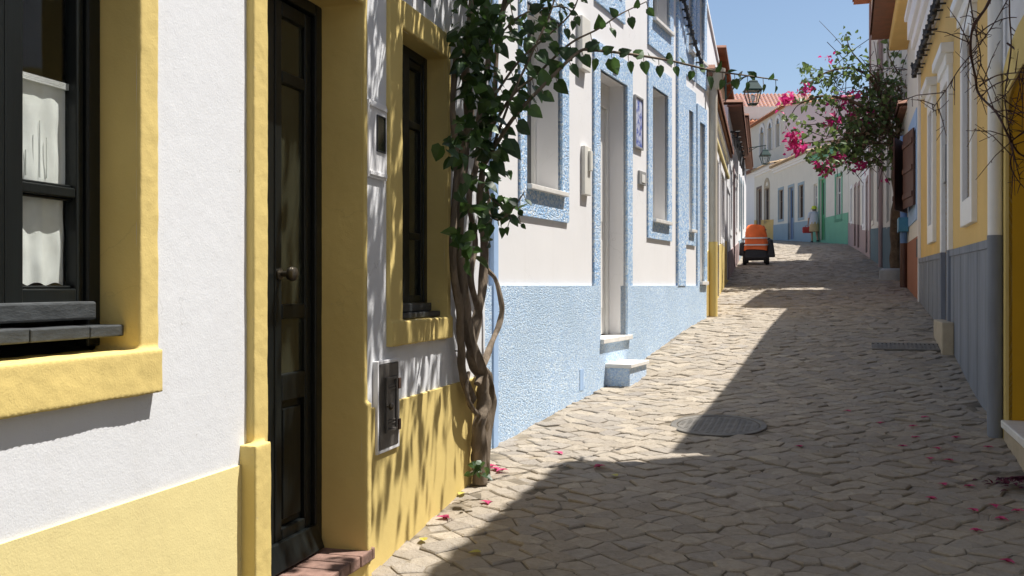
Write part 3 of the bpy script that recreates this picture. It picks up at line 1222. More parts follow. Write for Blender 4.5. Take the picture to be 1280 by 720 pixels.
# brick threshold: headers laid on edge
br = MB()
x = sD0 + 0.005
while x < sD1 + 0.05:
    bw = RND.uniform(0.095, 0.115)
    br.wbox(WY, x, min(x + bw, sD1 + 0.07), zstep - 0.05, zstep + RND.uniform(-.003, .003), kD + 0.02, 0.035 + RND.uniform(-.006, .006))
    x += bw + 0.006
br.build('threshold', BRICK, doo, bevel=0.006)

# --- window B
wb_ = MB()
fB = 0.05
for a, b, c, d in ((sB0_, sB0_ + fB, zsB + 0.03, zhB), (sB1_ - fB, sB1_, zsB + 0.03, zhB), (sB0_ + fB, sB1_ - fB, zhB - fB, zhB),
                   (sB0_ + fB, sB1_ - fB, zsB + 0.03, zsB + 0.03 + fB)):
    wb_.wbox(WY, a, b, c, d, kB - 0.05, kB)
w2o = wb_.build('window', BLK, yh, bevel=0.005)
s2 = MB()
cB = (sB0_ + sB1_) / 2
a, b = sB0_ + fB, sB1_ - fB
zt, zl = zhB - fB, zsB + 0.08
s2.wbox(WY, cB - 0.04, cB + 0.04, zl, zt, kB - 0.04, kB + 0.004)
for q0, q1 in ((a, cB - 0.04), (cB + 0.04, b)):
    s2.wbox(WY, q0, q0 + 0.035, zl, zt, kB - 0.035, kB - 0.006)
    s2.wbox(WY, q1 - 0.035, q1, zl, zt, kB - 0.035, kB - 0.006)
    for z_ in (zl, zl + (zt - zl) * 0.26, zl + (zt - zl) * 0.72, zt - 0.04):
        s2.wbox(WY, q0 + 0.035, q1 - 0.035, z_, z_ + 0.035, kB - 0.034, kB - 0.007)
s2.build('sash', BLK, w2o, bevel=0.003)
g = MB()
g.wbox(WY, a, b, zl, zt, kB - 0.028, kB - 0.024)
g.build('pane', DKGL, w2o)
lg = MB()
lg.wbox(WY, sB0_ + 0.004, sB1_ - 0.004, zsB + 0.005, zsB + 0.032, kB - 0.02, -0.02)
lg.wbox(WY, sB0_ + 0.004, sB1_ - 0.03, zsB + 0.034, zsB + 0.075, kB - 0.01, -0.06)
lg.build('ledge', GRYW, w2o, bevel=0.004)
sr = MB()
o0, o1 = WY.s(488, 0.02), WY.s(564, 0.02)
zob = WY.z(489, 434, 0.03)
sr.wbox(WY, o0, sB0_, zob + 0.02, zhB + 0.13, kB - 0.02, 0.02)
sr.wbox(WY, sB1_, o1, zob + 0.02, zhB + 0.13, kB - 0.02, 0.02)
sr.wbox(WY, o0, o1, zhB, zhB + 0.13, kB - 0.02, 0.02)
sr.wbox(WY, o0, o1, zob, zsB, kB - 0.02, 0.032)
sr.build('surround', YEL, w2o, remesh=0.006, disp=0.006)

# wall mounted meter box and lower cupboard
mbx = thing('meter_box', 'flat off white box with small dark slot window on wall between black door and window', 'meter box', WY.p(WY.s(475), 0.01, WY.z(475, 225)))
b0, b1 = WY.s(463, 0.02), WY.s(486, 0.02)
zt, zb0 = WY.z(475, 128, 0.02), WY.z(475, 224, 0.02)
m_ = MB()
m_.wbox(WY, b0, b1, zb0, zt, 0.002, 0.012)
m_.build('cover', WHT2, mbx, bevel=0.004)
for za_, zc_ in ((zt - 0.03, zt - 0.012), (zb0 + 0.012, zb0 + 0.03)):
    m_ = MB()
    m_.wbox(WY, b0 + 0.01, b1 - 0.01, za_, zc_, 0.012, 0.018)
    m_.build('ridge', WHT2, mbx, bevel=0.002)
m_ = MB()
w0, w1_ = WY.s(472, .015), WY.s(481, .015)
y0_, y1_ = WY.z(476, 188, .022), WY.z(476, 146, .022)
m_.ring(WY, w0, w1_, y0_, y1_, 0.007, 0.010, 0.019)
m_.build('slot_frame', BLKP, mbx, bevel=0.003)
m_ = MB()
m_.wbox(WY, w0, w1_, y0_, y1_, 0.011, 0.0135)
m_.build('slot_glass', DKGL, mbx)

hx = thing('utility_cupboard', 'small dark metal cupboard door with knob set low in the yellow plinth', 'cupboard', WY.p(WY.s(485), 0.01, WY.z(485, 565)))
h0, h1 = WY.s(473, 0.02), WY.s(497, 0.02)
zt, zb0 = WY.z(485, 454, 0.02), WY.z(485, 559, 0.02)
m_ = MB()
m_.ring(WY, h0, h1, zb0, zt, 0.016, 0.0, 0.024)
m_.build('frame', WHT2, hx, bevel=0.003)
m_ = MB()
m_.wbox(WY, h0 + .002, h1 - .002, zb0 + .002, zt - .002, 0.0, 0.026)
dd = m_.build('door', HATCH, hx, bevel=0.003)
m_ = MB()
ha, hb = h0 + (h1 - h0) * .33, h1 - (h1 - h0) * .2
hza, hzb = zb0 + (zt - zb0) * .22, zt - (zt - zb0) * .2
m_.ring(WY, ha, hb, hza, hzb, 0.014, 0.024, 0.034)
for k in range(2):
    m_.wbox(WY, ha + 0.005, hb - 0.005, hzb - 0.03 - k * 0.014, hzb - 0.024 - k * 0.014, 0.026, 0.031)
    m_.wbox(WY, ha + 0.005, hb - 0.005, hza + 0.02 + k * 0.014, hza + 0.026 + k * 0.014, 0.026, 0.031)
m_.build('panel', HATCH, dd, bevel=0.002)
m_ = MB()
m_.lathe(WY.p(h0 + (h1 - h0) * .3, 0.026, (zb0 + zt) / 2), [(0.006, 0), (0.006, 0.015), (0.015, 0.02), (0.017, 0.03), (0.01, 0.038), (0, 0.039)], 12, na)
m_.build('knob', BRONZE, dd, smooth=True)
for zz in (zb0 + 0.09, zt - 0.1):
    m_ = MB()
    m_.wbox(WY, h1 - 0.012, h1 + 0.012, zz - 0.025, zz + 0.025, 0.025, 0.034)
    m_.build('hinge', BRDOOR, hx, bevel=0.003)
# small iron ring in the wall and a loose cable end by window B
m_ = MB()
rc = WY.p(WY.s(569), 0.03, WY.z(569, 444))
for k in range(17):
    pass
m_.tube([rc + Vector((WY.a.x, WY.a.y, 0)) * (0.022 * math.cos(t * math.pi / 8)) + Vector((0, 0, 0.022 * math.sin(t * math.pi / 8))) for t in range(17)], 0.004, 6)
m_.tube([rc + Vector((0, 0, .022)), rc + Vector((0, 0, .024)) - na * 0.03], 0.004, 6)
tag(m_.build('wall_ring', IRON, loc=rc), 'little iron ring fixed to the white wall right of the yellow window sill', 'ring')

# ================================================================== BLUE HOUSE
bh = thing('blue_trimmed_house', 'white house with rough light blue plinth and blue window and door borders', 'house', WB.p((sBj + sB1) / 2, 0, WB.g((sBj + sB1) / 2)))
zpl = EYE
BT = 5.45
sb = WB.s


def hole(x0, x1, ytop, ybot, dep, xt=None):
    xr = xt or x0
    return (sb(x0), sb(x1), WB.z(xr, ybot), WB.z(xr, ytop), dep)


hw1 = hole(656, 700.5, 0, 231, 0.22)
hdo = hole(748, 782, 86, 424, 0.18)
hw2 = hole(814, 833.5, 107, 274, 0.16)
hw3 = hole(859.5, 865.0, 137, 287, 0.14)
hd4 = hole(873.0, 879.5, 152, 352, 0.14)
# upper floor windows
hu = []
zu0 = WB.z(812, 20)
for (a, b) in ((749, 774), (814, 836), (859, 865), (873, 879)):
    hu.append((sb(a), sb(b), zu0, BT - 0.25, 0.14))
holesB = [hw1, hdo, hw2, hw3, hd4] + hu
w = MB()
w.facade(WB, sBj - 0.4, sB1, -0.5, BT, holesB)
w.build('wall', WHT2, bh)
shell(WB, sBj - 0.4, sB1, -0.5, BT, 5.0).build('body', WHT2, bh)
tiled(WB, sBj - 0.5, sB1 + 0.05, 0.34, BT + 0.02, -5.1, BT + 2.2, pitch=0.2, rows=16).build('roof', TILEB, bh)
pl = MB()
PN = 0.022
plinth_boxes(pl, WB, sBj - 0.4, sB1, zpl, [hdo, hd4], PN, -0.5)
pl.build('plinth', BLUEPL, bh)
m_ = MB()
m_.wbox(WB, sBj - 0.02, sb(617.5), -0.3, BT - 0.05, -0.02, 0.035)
m_.build('corner_strip', BLUES, bh, bevel=0.005)
m_ = MB()
m_.wbox(WB, sb(845), sb(854.5), zpl, BT - 0.05, -0.02, 0.03)
m_.build('pilaster', BLUE, bh)


def bwin(h, wl, wr, wt, wb, reveal=True, open_sash=False):
    s0, s1, z0, z1, dep = h
    k = -dep
    fr = MB()
    fw = 0.045
    fr.wbox(WB, s0, s0 + fw, z0, z1, k - 0.04, k + 0.02)
    fr.wbox(WB, s1 - fw, s1, z0, z1, k - 0.04, k + 0.02)
    fr.wbox(WB, s0 + fw, s1 - fw, z1 - fw, z1, k - 0.04, k + 0.02)
    fr.wbox(WB, s0 + fw, s1 - fw, z0, z0 + fw, k - 0.04, k + 0.02)
    c = (s0 + s1) / 2
    if not open_sash:
        fr.wbox(WB, c - 0.04, c + 0.04, z0 + fw, z1 - fw, k - 0.03, k + 0.015)
    o = fr.build('window', PVC, bh, bevel=0.004)
    pn = MB()
    pn.wbox(WB, s0 + fw, s1 - fw, z0 + fw, z1 - fw, k - 0.016, k - 0.01)
    pn.build('pane', FARGL, o)
    sr = MB()
    a, b = s0 - wl, s1 + wr
    sr.wbox(WB, a, s0, z0 - wb, z1 + wt, -0.02, 0.018)
    sr.wbox(WB, s1, b, z0 - wb, z1 + wt, -0.02, 0.018)
    sr.wbox(WB, s0, s1, z1, z1 + wt, -0.02, 0.018)
    sr.wbox(WB, s0, s1, z0 - wb, z0, -0.02, 0.018)
    sr.build('surround', BLUE, o)
    sl = MB()
    sl.wbox(WB, s0 + 0.002, s1 + 0.05, z0 - 0.028, z0 + 0.008, k + 0.02, 0.055)
    sl.build('sill', MARB, o, bevel=0.004)
    return o


w1o = bwin(hw1, hw1[0] - sb(648), sb(709) - hw1[1], 0.22, WB.z(656, 231) - WB.z(656, 270), open_sash=True)
# the near sash stands ajar behind the frame
m_ = MB()
s0, s1, z0, z1, dep = hw1
p0 = s0 + 0.10
q = -dep + 0.03
for (a, b, c, d) in ((0.0, 0.05, z0 + 0.06, z1 - 0.06), (0.36, 0.41, z0 + 0.06, z1 - 0.06), (0.05, 0.36, z0 + 0.06, z0 + 0.11), (0.05, 0.36, z1 - 0.11, z1 - 0.06)):
    th = rad(30)
    v = []
    for z_ in (c, d):
        for (u, t) in ((a, 0), (b, 0), (b, 0.04), (a, 0.04)):
            v.append(WB.p(p0 + u * math.cos(th) + t * math.sin(th), q - 0.25 + u * math.sin(th) - t * math.cos(th) + 0.04, z_))
    m_.hexa(v)
m_.build('sash', PVC, w1o, bevel=0.003)
bwin(hw2, hw2[0] - sb(808.5), sb(838) - hw2[1], WB.z(809, 80) - WB.z(809, 80 + 27 * 374 / 369.), WB.z(813, 274) - WB.z(813, 298))
bwin(hw3, 0.14, 0.14, 0.25, WB.z(860, 287) - WB.z(860, 306))
for h in hu:
    bwin(h, 0.14, 0.14, 0.1, zu0 - WB.z(812, 57))
# front door
def bdoor(h, wl, wr, wt):
    s0, s1, z0, z1, dep = h
    k = -dep
    d = MB()
    fw = 0.055
    d.wbox(WB, s0, s0 + fw, z0, z1, k - 0.05, k + 0.02)
    d.wbox(WB, s1 - fw, s1, z0, z1, k - 0.05, k + 0.02)
    d.wbox(WB, s0 + fw, s1 - fw, z1 - 0.22, z1, k - 0.05, k + 0.02)
    d.wbox(WB, s0 + fw + .004, s1 - fw - .004, z0 + 0.01, z1 - 0.225, k - 0.05, k - 0.005)
    o = d.build('door', PVC, bh, bevel=0.004)
    p_ = MB()
    for a, b in ((0.12, 0.42), (0.5, 0.92)):
        p_.wbox(WB, s0 + 0.17, s1 - 0.17, z0 + (z1 - z0) * a * .9, z0 + (z1 - z0) * b * .9, k - 0.005, k + 0.007)
    p_.build('panel', PVC, o, bevel=0.005)
    hd = MB()
    hd.tube([WB.p(s0 + 0.11, k - .005, z0 + 1.0), WB.p(s0 + 0.11, k + 0.05, z0 + 1.0), WB.p(s0 + 0.2, k + 0.05, z0 + 1.0)], 0.01, 8)
    hd.build('handle', BRONZE, o)
    sr = MB()
    sr.wbox(WB, s0 - wl, s0, zpl + .001, z1 + wt, -0.02, 0.02)
    sr.wbox(WB, s1, s1 + wr, zpl + .001, z1 + wt, -0.02, 0.02)
    sr.wbox(WB, s0, s1, z1, z1 + wt, -0.02, 0.02)
    sr.build('surround', BLUE, o)
    sl = MB()
    sl.wbox(WB, s0 - 0.01, s1 + 0.06, z0 - 0.04, z0 + 0.002, k + 0.02, 0.055)
    sl.build('sill', MARB, o, bevel=0.004)
    return o


do = bdoor(hdo, hdo[0] - sb(740.5), sb(788.5) - hdo[1], WB.z(789, 82) - WB.z(782, 86 + 0.623 * 34))
bdoor(hd4, 0.12, 0.12, 0.2)
# step block below the door
ns = 0.26
q0, q1 = sb(790, ns), sb(811, ns)
zst = WB.z(790, 455.5, ns)
m_ = MB()
m_.wbox(WB, q0, q1, 0.2, zst - 0.035, 0.0, ns - 0.02)
so = m_.build('step', BLUEP, bh, bevel=0.008)
m_ = MB()
m_.wbox(WB, q0 - 0.02, q1 + 0.02, zst - 0.035, zst, 0.0, ns)
m_.build('slab', MARB, so, bevel=0.005)
# little overflow slot in the plinth
m_ = MB()
m_.wbox(WB, sb(724.5, PN), sb(729, PN), WB.z(726, 488, PN), WB.z(726, 462, PN), 0.0, PN + 0.004)
m_.build('slot', BLUES, bh)

ib = thing('wall_box', 'tall ivory plastic box with a raised lid strip fixed left of the blue bordered door', 'wall box', WB.p(sb(735), 0, WB.z(735, 246)))
m_ = MB()
ia, ibb = sb(731, .035), sb(739, .035)
m_.wbox(WB, ia, ibb, WB.z(735, 244, .035), WB.z(735, 183, .035), 0.001, 0.036)
m_.build('case', PLAST, ib, bevel=0.006)
m_ = MB()
m_.wbox(WB, (ia + ibb) / 2, ibb - 0.02, WB.z(735, 213, .04), WB.z(735, 188, .04), 0.036, 0.058)
m_.build('raised_lid', PLAST, ib, bevel=0.004)
m_ = MB()
m_.wbox(WB, sb(728, .05), sb(738.5, .05), WB.z(733, 88, .05), WB.z(733, 22, .05), 0.001, 0.05)
o = m_.build('junction_box', PLAST, loc=WB.p(sb(733), 0, WB.z(733, 88)), bevel=0.006)
tag(o, 'plain white junction box high on the wall, behind the leafy vine branch', 'wall box')

tp = thing('tile_picture', 'narrow framed panel of blue and white painted tiles beside the blue bordered door', 'tile picture', WB.p(sb(798), 0, WB.z(798, 186)))
ta, tb = sb(793, .01), sb(803, .01)
tz0, tz1 = WB.z(798, 186, .01), WB.z(798, 121, .01)
m_ = MB()
m_.ring(WB, ta + .02, tb - .02, tz0 + .02, tz1 - .02, 0.022, 0.0, 0.024)
m_.build('frame', GREYB, tp, bevel=0.004)
m_ = MB()
m_.wbox(WB, ta + .02, tb - .02, tz0 + .02, tz1 - .02, 0.0, 0.014)
m_.build('tiles', AZUL, tp)
ip = thing('doorbell_panel', 'small grey doorbell panel under the blue and white tile picture', 'doorbell', WB.p(sb(804), 0, WB.z(804, 232)))
m_ = MB()
m_.wbox(WB, sb(799.5, .02), sb(807.5, .02), WB.z(803, 232), WB.z(803, 215), 0.0, 0.022)
m_.build('case', GREYB, ip, bevel=0.004)
m_ = MB()
m_.wbox(WB, sb(802, .02), sb(806, .02), WB.z(803, 229), WB.z(803, 219), 0.022, 0.026)
m_.build('face', PVC, ip)
m_ = MB()
m_.wbox(WB, sb(766, .02), sb(771, .02), WB.z(768, 92, .02), WB.z(768, 72, .02), 0.0, 0.028)
o = m_.build('number_tile', AZUL, loc=WB.p(sb(768), 0, WB.z(768, 92)), bevel=0.003)
tag(o, 'tiny glazed tile on the blue lintel above the white door', 'tile')
# clipped black cable sagging on the wall end
cb = thing('wall_cable', 'black cable bundle with clips falling beside the blue pilaster on the left', 'cable', WB.p(sb(868), 0.1, 4.0))
m_ = MB()
path = smooth_path([WB.p(sb(846, .08), .08, WB.z(846, -30, .08)), WB.p(sb(857, .08), .08, WB.z(857, 8, .08)), WB.p(sb(865, .08), .08, WB.z(865, 42, .08)), WB.p(sb(877, .08), .08, WB.z(877, 80, .08))], 10)
m_.tube(path, 0.016, 6)
m_.build('bundle', CABLE, cb, smooth=True)
for i in range(2, len(path) - 1, 3):
    m_ = MB()
    p = path[i]
    nb = Vector((WB.n.x, WB.n.y, 0))
    m_.tube([p - nb * 0.09, p + nb * 0.03], 0.010, 6)
    m_.tube([p + Vector((0, 0, -0.03)), p + Vector((0, 0, 0.04))], 0.024, 6)
    m_.build('clip', CABLE, cb)

# ================================================================== HOUSE 3, 4, 5 on the left
def generic_house(label, W, s0, s1, top, depth, wall, plinth, pz, specs, roof=None, eave=0.3, cornice=None, cat='house', name='house', zb=-0.5,
                  rise=1.5, pn=0.02, upper=None):
    """specs: ('w'|'d', s0, s1, z0, z1, surround, leaf/frame material)"""
    root = thing(name, label, cat, W.p((s0 + s1) / 2, 0, W.g((s0 + s1) / 2)))
    holes = [(a, b, c, d, 0.13) for (_, a, b, c, d, *r) in specs]
    w = MB()
    w.facade(W, s0, s1, zb, top, holes)
    w.build('wall', wall, root)
    shell(W, s0, s1, zb, top, depth).build('body', upper or wall, root)
    if plinth:
        pl = MB()
        plinth_boxes(pl, W, s0, s1, pz, [(a, b, c, d) for (k, a, b, c, d, *r) in specs if k == 'd'], pn, zb)
        pl.build('plinth', plinth, root)
    for sp in specs:
        k, a, b, c, d, sur_, mt = sp[:7]
        if k == 'w':
            window(root, W, a, b, c, d, 0.12, mt or PVC, sur_, 0.13, 0.02, None)
        else:
            door(root, W, a, b, c, d, 0.12, mt or PVC, sur_, 0.13, 0.02)
    if roof:
        tiled(W, s0 - 0.02, s1 + 0.02, eave, top + 0.01, -depth - 0.1, top + rise, rows=12).build('roof', roof, root)
    if cornice:
        cm = MB()
        cm.wbox(W, s0, s1, top - 0.30, top - 0.18, -0.02, 0.05)
        cm.wbox(W, s0, s1, top - 0.18, top - 0.06, -0.02, 0.11)
        cm.wbox(W, s0, s1, top - 0.06, top + 0.05, -0.02, 0.17)
        cm.build('cornice', cornice, root, bevel=0.01)
    return root


s3 = W3.s
z3e = 4.28
g3 = [W3.g(x) for x in (0, 3, 7)]
spec3 = [('d', s3(891.5), s3(897.0), W3.g(2.0) + 0.1, 3.56, WHT2, GRYDOOR), ('w', s3(900.0), s3(904.5), W3.g(4.5) + 0.95, 3.56, WHT2, PVC),
         ('d', s3(907.5), s3(911.5), W3.g(6.5) + 0.1, 3.56, WHT2, GRYDOOR)]
s3e = 8.4
h3 = generic_house('low white house with yellow plinth and yellow edged tile eave beyond the blue house', W3, 0.03, s3e, z3e, 5, WHT2, YEL,
                   (2.02, 2.55), spec3, TILEB, 0.12, None, rise=0.5)
m_ = MB()
m_.wbox(W3, s3(890), s3e - 0.6, 3.74, 3.81, -0.02, 0.05)
m_.build('ledge', YELP, h3, bevel=0.01)
m_ = MB()
m_.wbox(W3, 0.03, s3e, z3e - 0.17, z3e - 0.06, -0.02, 0.05)
m_.build('cornice', WHT2, h3, bevel=0.01)
# downpipe with hopper at the near corner
m_ = MB()
pz_ = W3.z(884, 297, .08)
m_.tube([W3.p(0.22, 0.09, pz_), W3.p(0.22, 0.09, 4.1)], 0.055, 12)
m_.lathe(W3.p(0.22, 0.11, 4.1), [(0.055, 0), (0.06, 0.03), (0.13, 0.17), (0.14, 0.25), (0.13, 0.25)], 12)
dpo = m_.build('downpipe', PIPEW, h3, smooth=True)
m_ = MB()
m_.tube([W3.p(0.22, 0.09, 0.6), W3.p(0.22, 0.09, pz_ - .001)], 0.058, 12)
m_.build('lower_pipe', YEL, dpo, smooth=True)
# set back white upper storey with a peach side
up = MB()
up.wbox(W3, 1.9, 6.2, z3e + 0.1, 5.75, -3.5, -0.12)
uo = up.build('upper_storey', WHT2, h3, bevel=0.02)
m_ = MB()
m_.wbox(W3, 1.85, 6.25, 5.75, 5.82, -3.6, -0.09)
m_.build('coping', WHT2, uo)
m_ = MB()
m_.wbox(W3, 1.87, 1.9, z3e + 0.15, 5.7, -2.9, -0.22)
m_.build('side_panel', PEACH, uo)

spec4 = [('w', s3e + 1.2, s3e + 2.1, W3.g(s3e + 1.5) + 1.0, W3.g(s3e + 1.5) + 2.3, WHT2, PVC),
         ('d', s3e + 3.4, s3e + 4.4, W3.g(s3e + 3.4) + 0.1, W3.g(s3e + 3.9) + 2.35, PINKB, BRDOOR),
         ('w', s3e + 5.8, s3e + 6.7, W3.g(s3e + 6) + 1.0, W3.g(s3e + 6) + 2.3, WHT2, PVC)]
s4e = s3e + 8.6
h4 = generic_house('white house with deep brown tiled eave, third along the left side of the street', W3, s3e + 0.01, s4e, 5.35, 5, WHT2, PINKB,
                   (2.3, 2.85), spec4, TILEB, 0.3, None, rise=0.55)
m_ = MB()
m_.wbox(W3, s3e + 0.5, s4e - 0.5, 5.45, 6.55, -4.0, -0.25)
uo = m_.build('upper_storey', PEACH, h4, bevel=0.02)
tiled(W3, s3e + 0.3, s4e - 0.3, -0.05, 6.58, -4.2, 7.0, rows=8).build('roof', TILEB, uo)
spec5 = [('w', s4e + 1.0, s4e + 1.9, W3.g(s4e + 1.5) + 1.0, W3.g(s4e + 1.5) + 2.4, LBLUE, PVC),
         ('d', s4e + 3.4, s4e + 4.4, W3.g(s4e + 3.9) + 0.1, W3.g(s4e + 3.9) + 2.4, LBLUE, BLDOOR),
         ('w', s4e + 6.5, s4e + 7.4, W3.g(s4e + 7) + 1.0, W3.g(s4e + 7) + 2.4, LBLUE, PVC)]
s5e = s4e + 13
h5 = generic_house('farthest left house under a red brown tiled eave, behind the parked scooter', W3, s4e + 0.01, s5e, 6.5, 5, WHT2, LBLUE,
                   (2.9, 3.7), spec5, TILEB, 0.3, None, rise=0.7)

cb = thing('eave_cable', 'tangle of black cables sagging under the brown tiled eave far along the left wall', 'cable', W3.p(s3e + 3, 0.1, 4.9))
m_ = MB()
for k in range(5):
    pth = []
    for i in range(25):
        t = i / 24
        sag = 0.10 * (1 + 0.5 * k) * abs(math.sin(t * math.pi * (2 + k % 2)))
        pth.append(W3.p(s3e + 0.6 + 7.6 * t, 0.07 + 0.03 * k, 4.85 - 0.05 * k + 0.3 * t - sag))
    m_.tube(pth, 0.016, 5)
m_.build('bundle', CABLE, cb, smooth=True)
for i in range(7):
    m_ = MB()
    p = W3.p(s3e + 0.8 + 1.15 * i, 0.02, 4.9 + 0.045 * i)
    m_.tube([p, p + Vector((W3.n.x, W3.n.y, 0)) * 0.2], 0.02, 5)
    m_.tube([p + Vector((W3.n.x, W3.n.y, 0)) * 0.15, p + Vector((W3.n.x * .15, W3.n.y * .15, -0.35 - 0.1 * (i % 3)))], 0.018, 5)
    m_.build('clip', CABLE, cb)

# ================================================================== RIGHT SIDE
sr_ = WR.s
# R1: tall near house with arched doorway (wall in shade)
s1e = sr_(1251)
zR1 = 6.78
r1 = thing('arched_door_house', 'tall white house with ochre arched doorway at the right edge', 'house', WR.p(s1e - 1, 0, WR.g(s1e - 1)))
aj1 = sr_(1261)              # far edge of the arched opening
aj0 = aj1 - 1.5
arc = (aj0 + aj1) / 2
arr = (aj1 - aj0) / 2
zspr = WR.z(1261, 128)
arz = WR.z(1280, 84) - zspr
w = MB()
zmax = zspr + arz + 0.001
w.facade(WR, -5, s1e, -1, zR1, [(aj0, aj1, -1, zmax)])
# spandrels above the arch
K = 14
for i in range(K):
    t0, t1 = math.pi * i / K, math.pi * (i + 1) / K
    a0, b0 = arc - arr * math.cos(t0), zspr + arz * math.sin(t0)
    a1, b1 = arc - arr * math.cos(t1), zspr + arz * math.sin(t1)
    w.quad(WR.p(a0, 0, b0), WR.p(a1, 0, b1), WR.p(a1, 0, zmax), WR.p(a0, 0, zmax))
w.build('wall', WHT, r1)
shell(WR, -5, s1e, -1, zR1, 5).build('body', WHT, r1)
tiled(WR, -5, s1e + 0.05, 0.28, zR1, -5.1, zR1 + 1.5, rows=10).build('roof', TILEB, r1)
dre = MB()   # reveal of the arch
depA = 0.45
dre.quad(WR.p(aj1, 0, -1), WR.p(aj1, -depA, -1), WR.p(aj1, -depA, zspr), WR.p(aj1, 0, zspr))
dre.quad(WR.p(aj0, 0, -1), WR.p(aj0, -depA, -1), WR.p(aj0, -depA, zspr), WR.p(aj0, 0, zspr))
for i in range(K):
    t0, t1 = math.pi * i / K, math.pi * (i + 1) / K
    a0, b0 = arc - arr * math.cos(t0), zspr + arz * math.sin(t0)
    a1, b1 = arc - arr * math.cos(t1), zspr + arz * math.sin(t1)
    dre.quad(WR.p(a0, 0, b0), WR.p(a1, 0, b1), WR.p(a1, -depA, b1), WR.p(a0, -depA, b0))
ad = MB()
ad.wbox(WR, aj0, aj1, -0.5, zmax, -depA - 0.08, -depA)
ado = ad.build('door', BRDOOR, r1)
dre.build('reveal', OCHD, ado)
asr = MB()
sw = sr_(1253) - aj1
for a, b in ((aj1, aj1 + sw), (aj0 - sw, aj0)):
    asr.wbox(WR, a, b, -0.5, zspr, -0.02, 0.02)
for i in range(K):
    t0, t1 = math.pi * i / K, math.pi * (i + 1) / K
    vs = []
    for n_ in (-0.02, 0.02):
        for (rr, t) in ((arr, t0), (arr, t1), (arr + sw, t1), (arr + sw, t0)):
            vs.append(WR.p(arc - rr * math.cos(t), n_, zspr + (rr - arr + arz) * math.sin(t)))
    asr.hexa(vs)
asr.build('surround', YEL, ado)
m_ = MB()
zt_ = WR.z(1258, 528, 0.03)
m_.wbox(WR, aj0 - 0.05, aj1 + 0.02, zt_ - 0.05, zt_, -depA, 0.045)
sto = m_.build('step', MARB, r1, bevel=0.008)
m_ = MB()
m_.wbox(WR, aj0 - 0.03, aj1 + 0.01, 0.0, zt_ - 0.05, -depA, 0.028)
m_.build('riser', STONEB, sto, bevel=0.006)
m_ = MB()
m_.wbox(WR, sr_(1251) - 0.10, s1e - 0.003, 0.2, zR1 - 0.1, -0.02, 0.012)
m_.build('corner_strip', WHT2, r1)

# R2: ochre house with grey plinth
s2e = sr_(1151)
zc2 = 5.30
spec = [('w', sr_(1219), sr_(1209), WR.z(1206, 254), WR.z(1206, 55)),
        ('d', sr_(1189.5), sr_(1182), WR.g(11.2) + 0.12, WR.z(1182, 115)),
        ('w', sr_(1169.3), sr_(1164.6), WR.z(1163, 284), WR.z(1163, 148))]
r2 = thing('ochre_house', 'ochre yellow house with grey plinth, white cornice and hooded white window frames on the right', 'house', WR.p(11, 0, WR.g(11)))
holes = [(a, b, c, d, 0.12) for (_, a, b, c, d) in spec]
w = MB()
w.facade(WR, s1e + 0.004, s2e, -0.5, zc2, holes)
w.build('wall', OCH, r2)
shell(WR, s1e + 0.004, s2e, -0.5, zc2, 5).build('body', OCH, r2)
zg0, zg1 = WR.z(1250, 296, .02), WR.z(1153, 322, .02)
pl = MB()
for (a, b) in ((s1e + 0.004, spec[1][1] if spec[1][1] < spec[1][2] else spec[1][2]),):
    pass
d0, d1 = spec[1][1], spec[1][2]


def ztop2(s):
    return zg0 + (zg1 - zg0) * (s - s1e) / (s2e - s1e)


pl.wbox(WR, s1e + 0.004, d0 - 0.14, -0.5, (ztop2(s1e), ztop2(d0 - .14)), -0.05, 0.02)
pl.wbox(WR, d1 + 0.14, s2e, -0.5, (ztop2(d1 + .14), ztop2(s2e)), -0.05, 0.02)
pl.wbox(WR, d0, d1, -0.5, spec[1][3], -0.05, 0.018)
# vertical board joints of the plinth
x = s1e + 0.5
while x < s2e - 0.2:
    if not (d0 - 0.2 < x < d1 + 0.2):
        pl.wbox(WR, x, x + 0.025, -0.2, ztop2(x) - 0.07, 0.015, 0.0225)
    x += 0.62
pl.wbox(WR, s1e + 0.004, d0 - 0.14, (ztop2(s1e) - .06, ztop2(d0 - .14) - .06), (ztop2(s1e) + .002, ztop2(d0 - .14) + .002), 0.015, 0.032)
pl.wbox(WR, d1 + 0.14, s2e, (ztop2(d1 + .14) - .06, ztop2(s2e) - .06), (ztop2(d1 + .14) + .002, ztop2(s2e) + .002), 0.015, 0.032)
pl.build('plinth', GREYD, r2)
for (k, a, b, c, d) in spec:
    if k == 'w':
        wo_ = window(r2, WR, a, b, c, d, 0.07, GRYDOOR, None, pane=GRYDOOR)
    else:
        wo_ = door(r2, WR, a, b, c, d, 0.07, GRYDOOR)
    fr = MB()
    if k == 'w':
        fr.ring(WR, a, b, c, d, 0.13, -0.02, 0.045, wb=0.22, wt=0.13)
        fr.build('surround', PVC, wo_, bevel=0.008)
    else:
        zj = (ztop2(a) + ztop2(b)) / 2
        fr.wbox(WR, a - 0.14, a, zj, d + 0.14, -0.02, 0.045)
        fr.wbox(WR, b, b + 0.14, zj, d + 0.14, -0.02, 0.045)
        fr.wbox(WR, a, b, d, d + 0.14, -0.02, 0.045)
        fr.build('surround', PVC, wo_, bevel=0.008)
        f2 = MB()
        f2.wbox(WR, a - 0.14, a, -0.3, zj, -0.02, 0.05)
        f2.wbox(WR, b, b + 0.14, -0.3, zj, -0.02, 0.05)
        f2.build('jamb_foot', GREYD, wo_, bevel=0.008)
    hd = MB()   # moulded hood
    hd.wbox(WR, a - 0.16, b + 0.16, d + 0.13, d + 0.24, -0.02, 0.07)
    hd.wbox(WR, a - 0.20, b + 0.20, d + 0.24, d + 0.34, -0.02, 0.12)
    hd.build('hood', PVC, wo_, bevel=0.01)
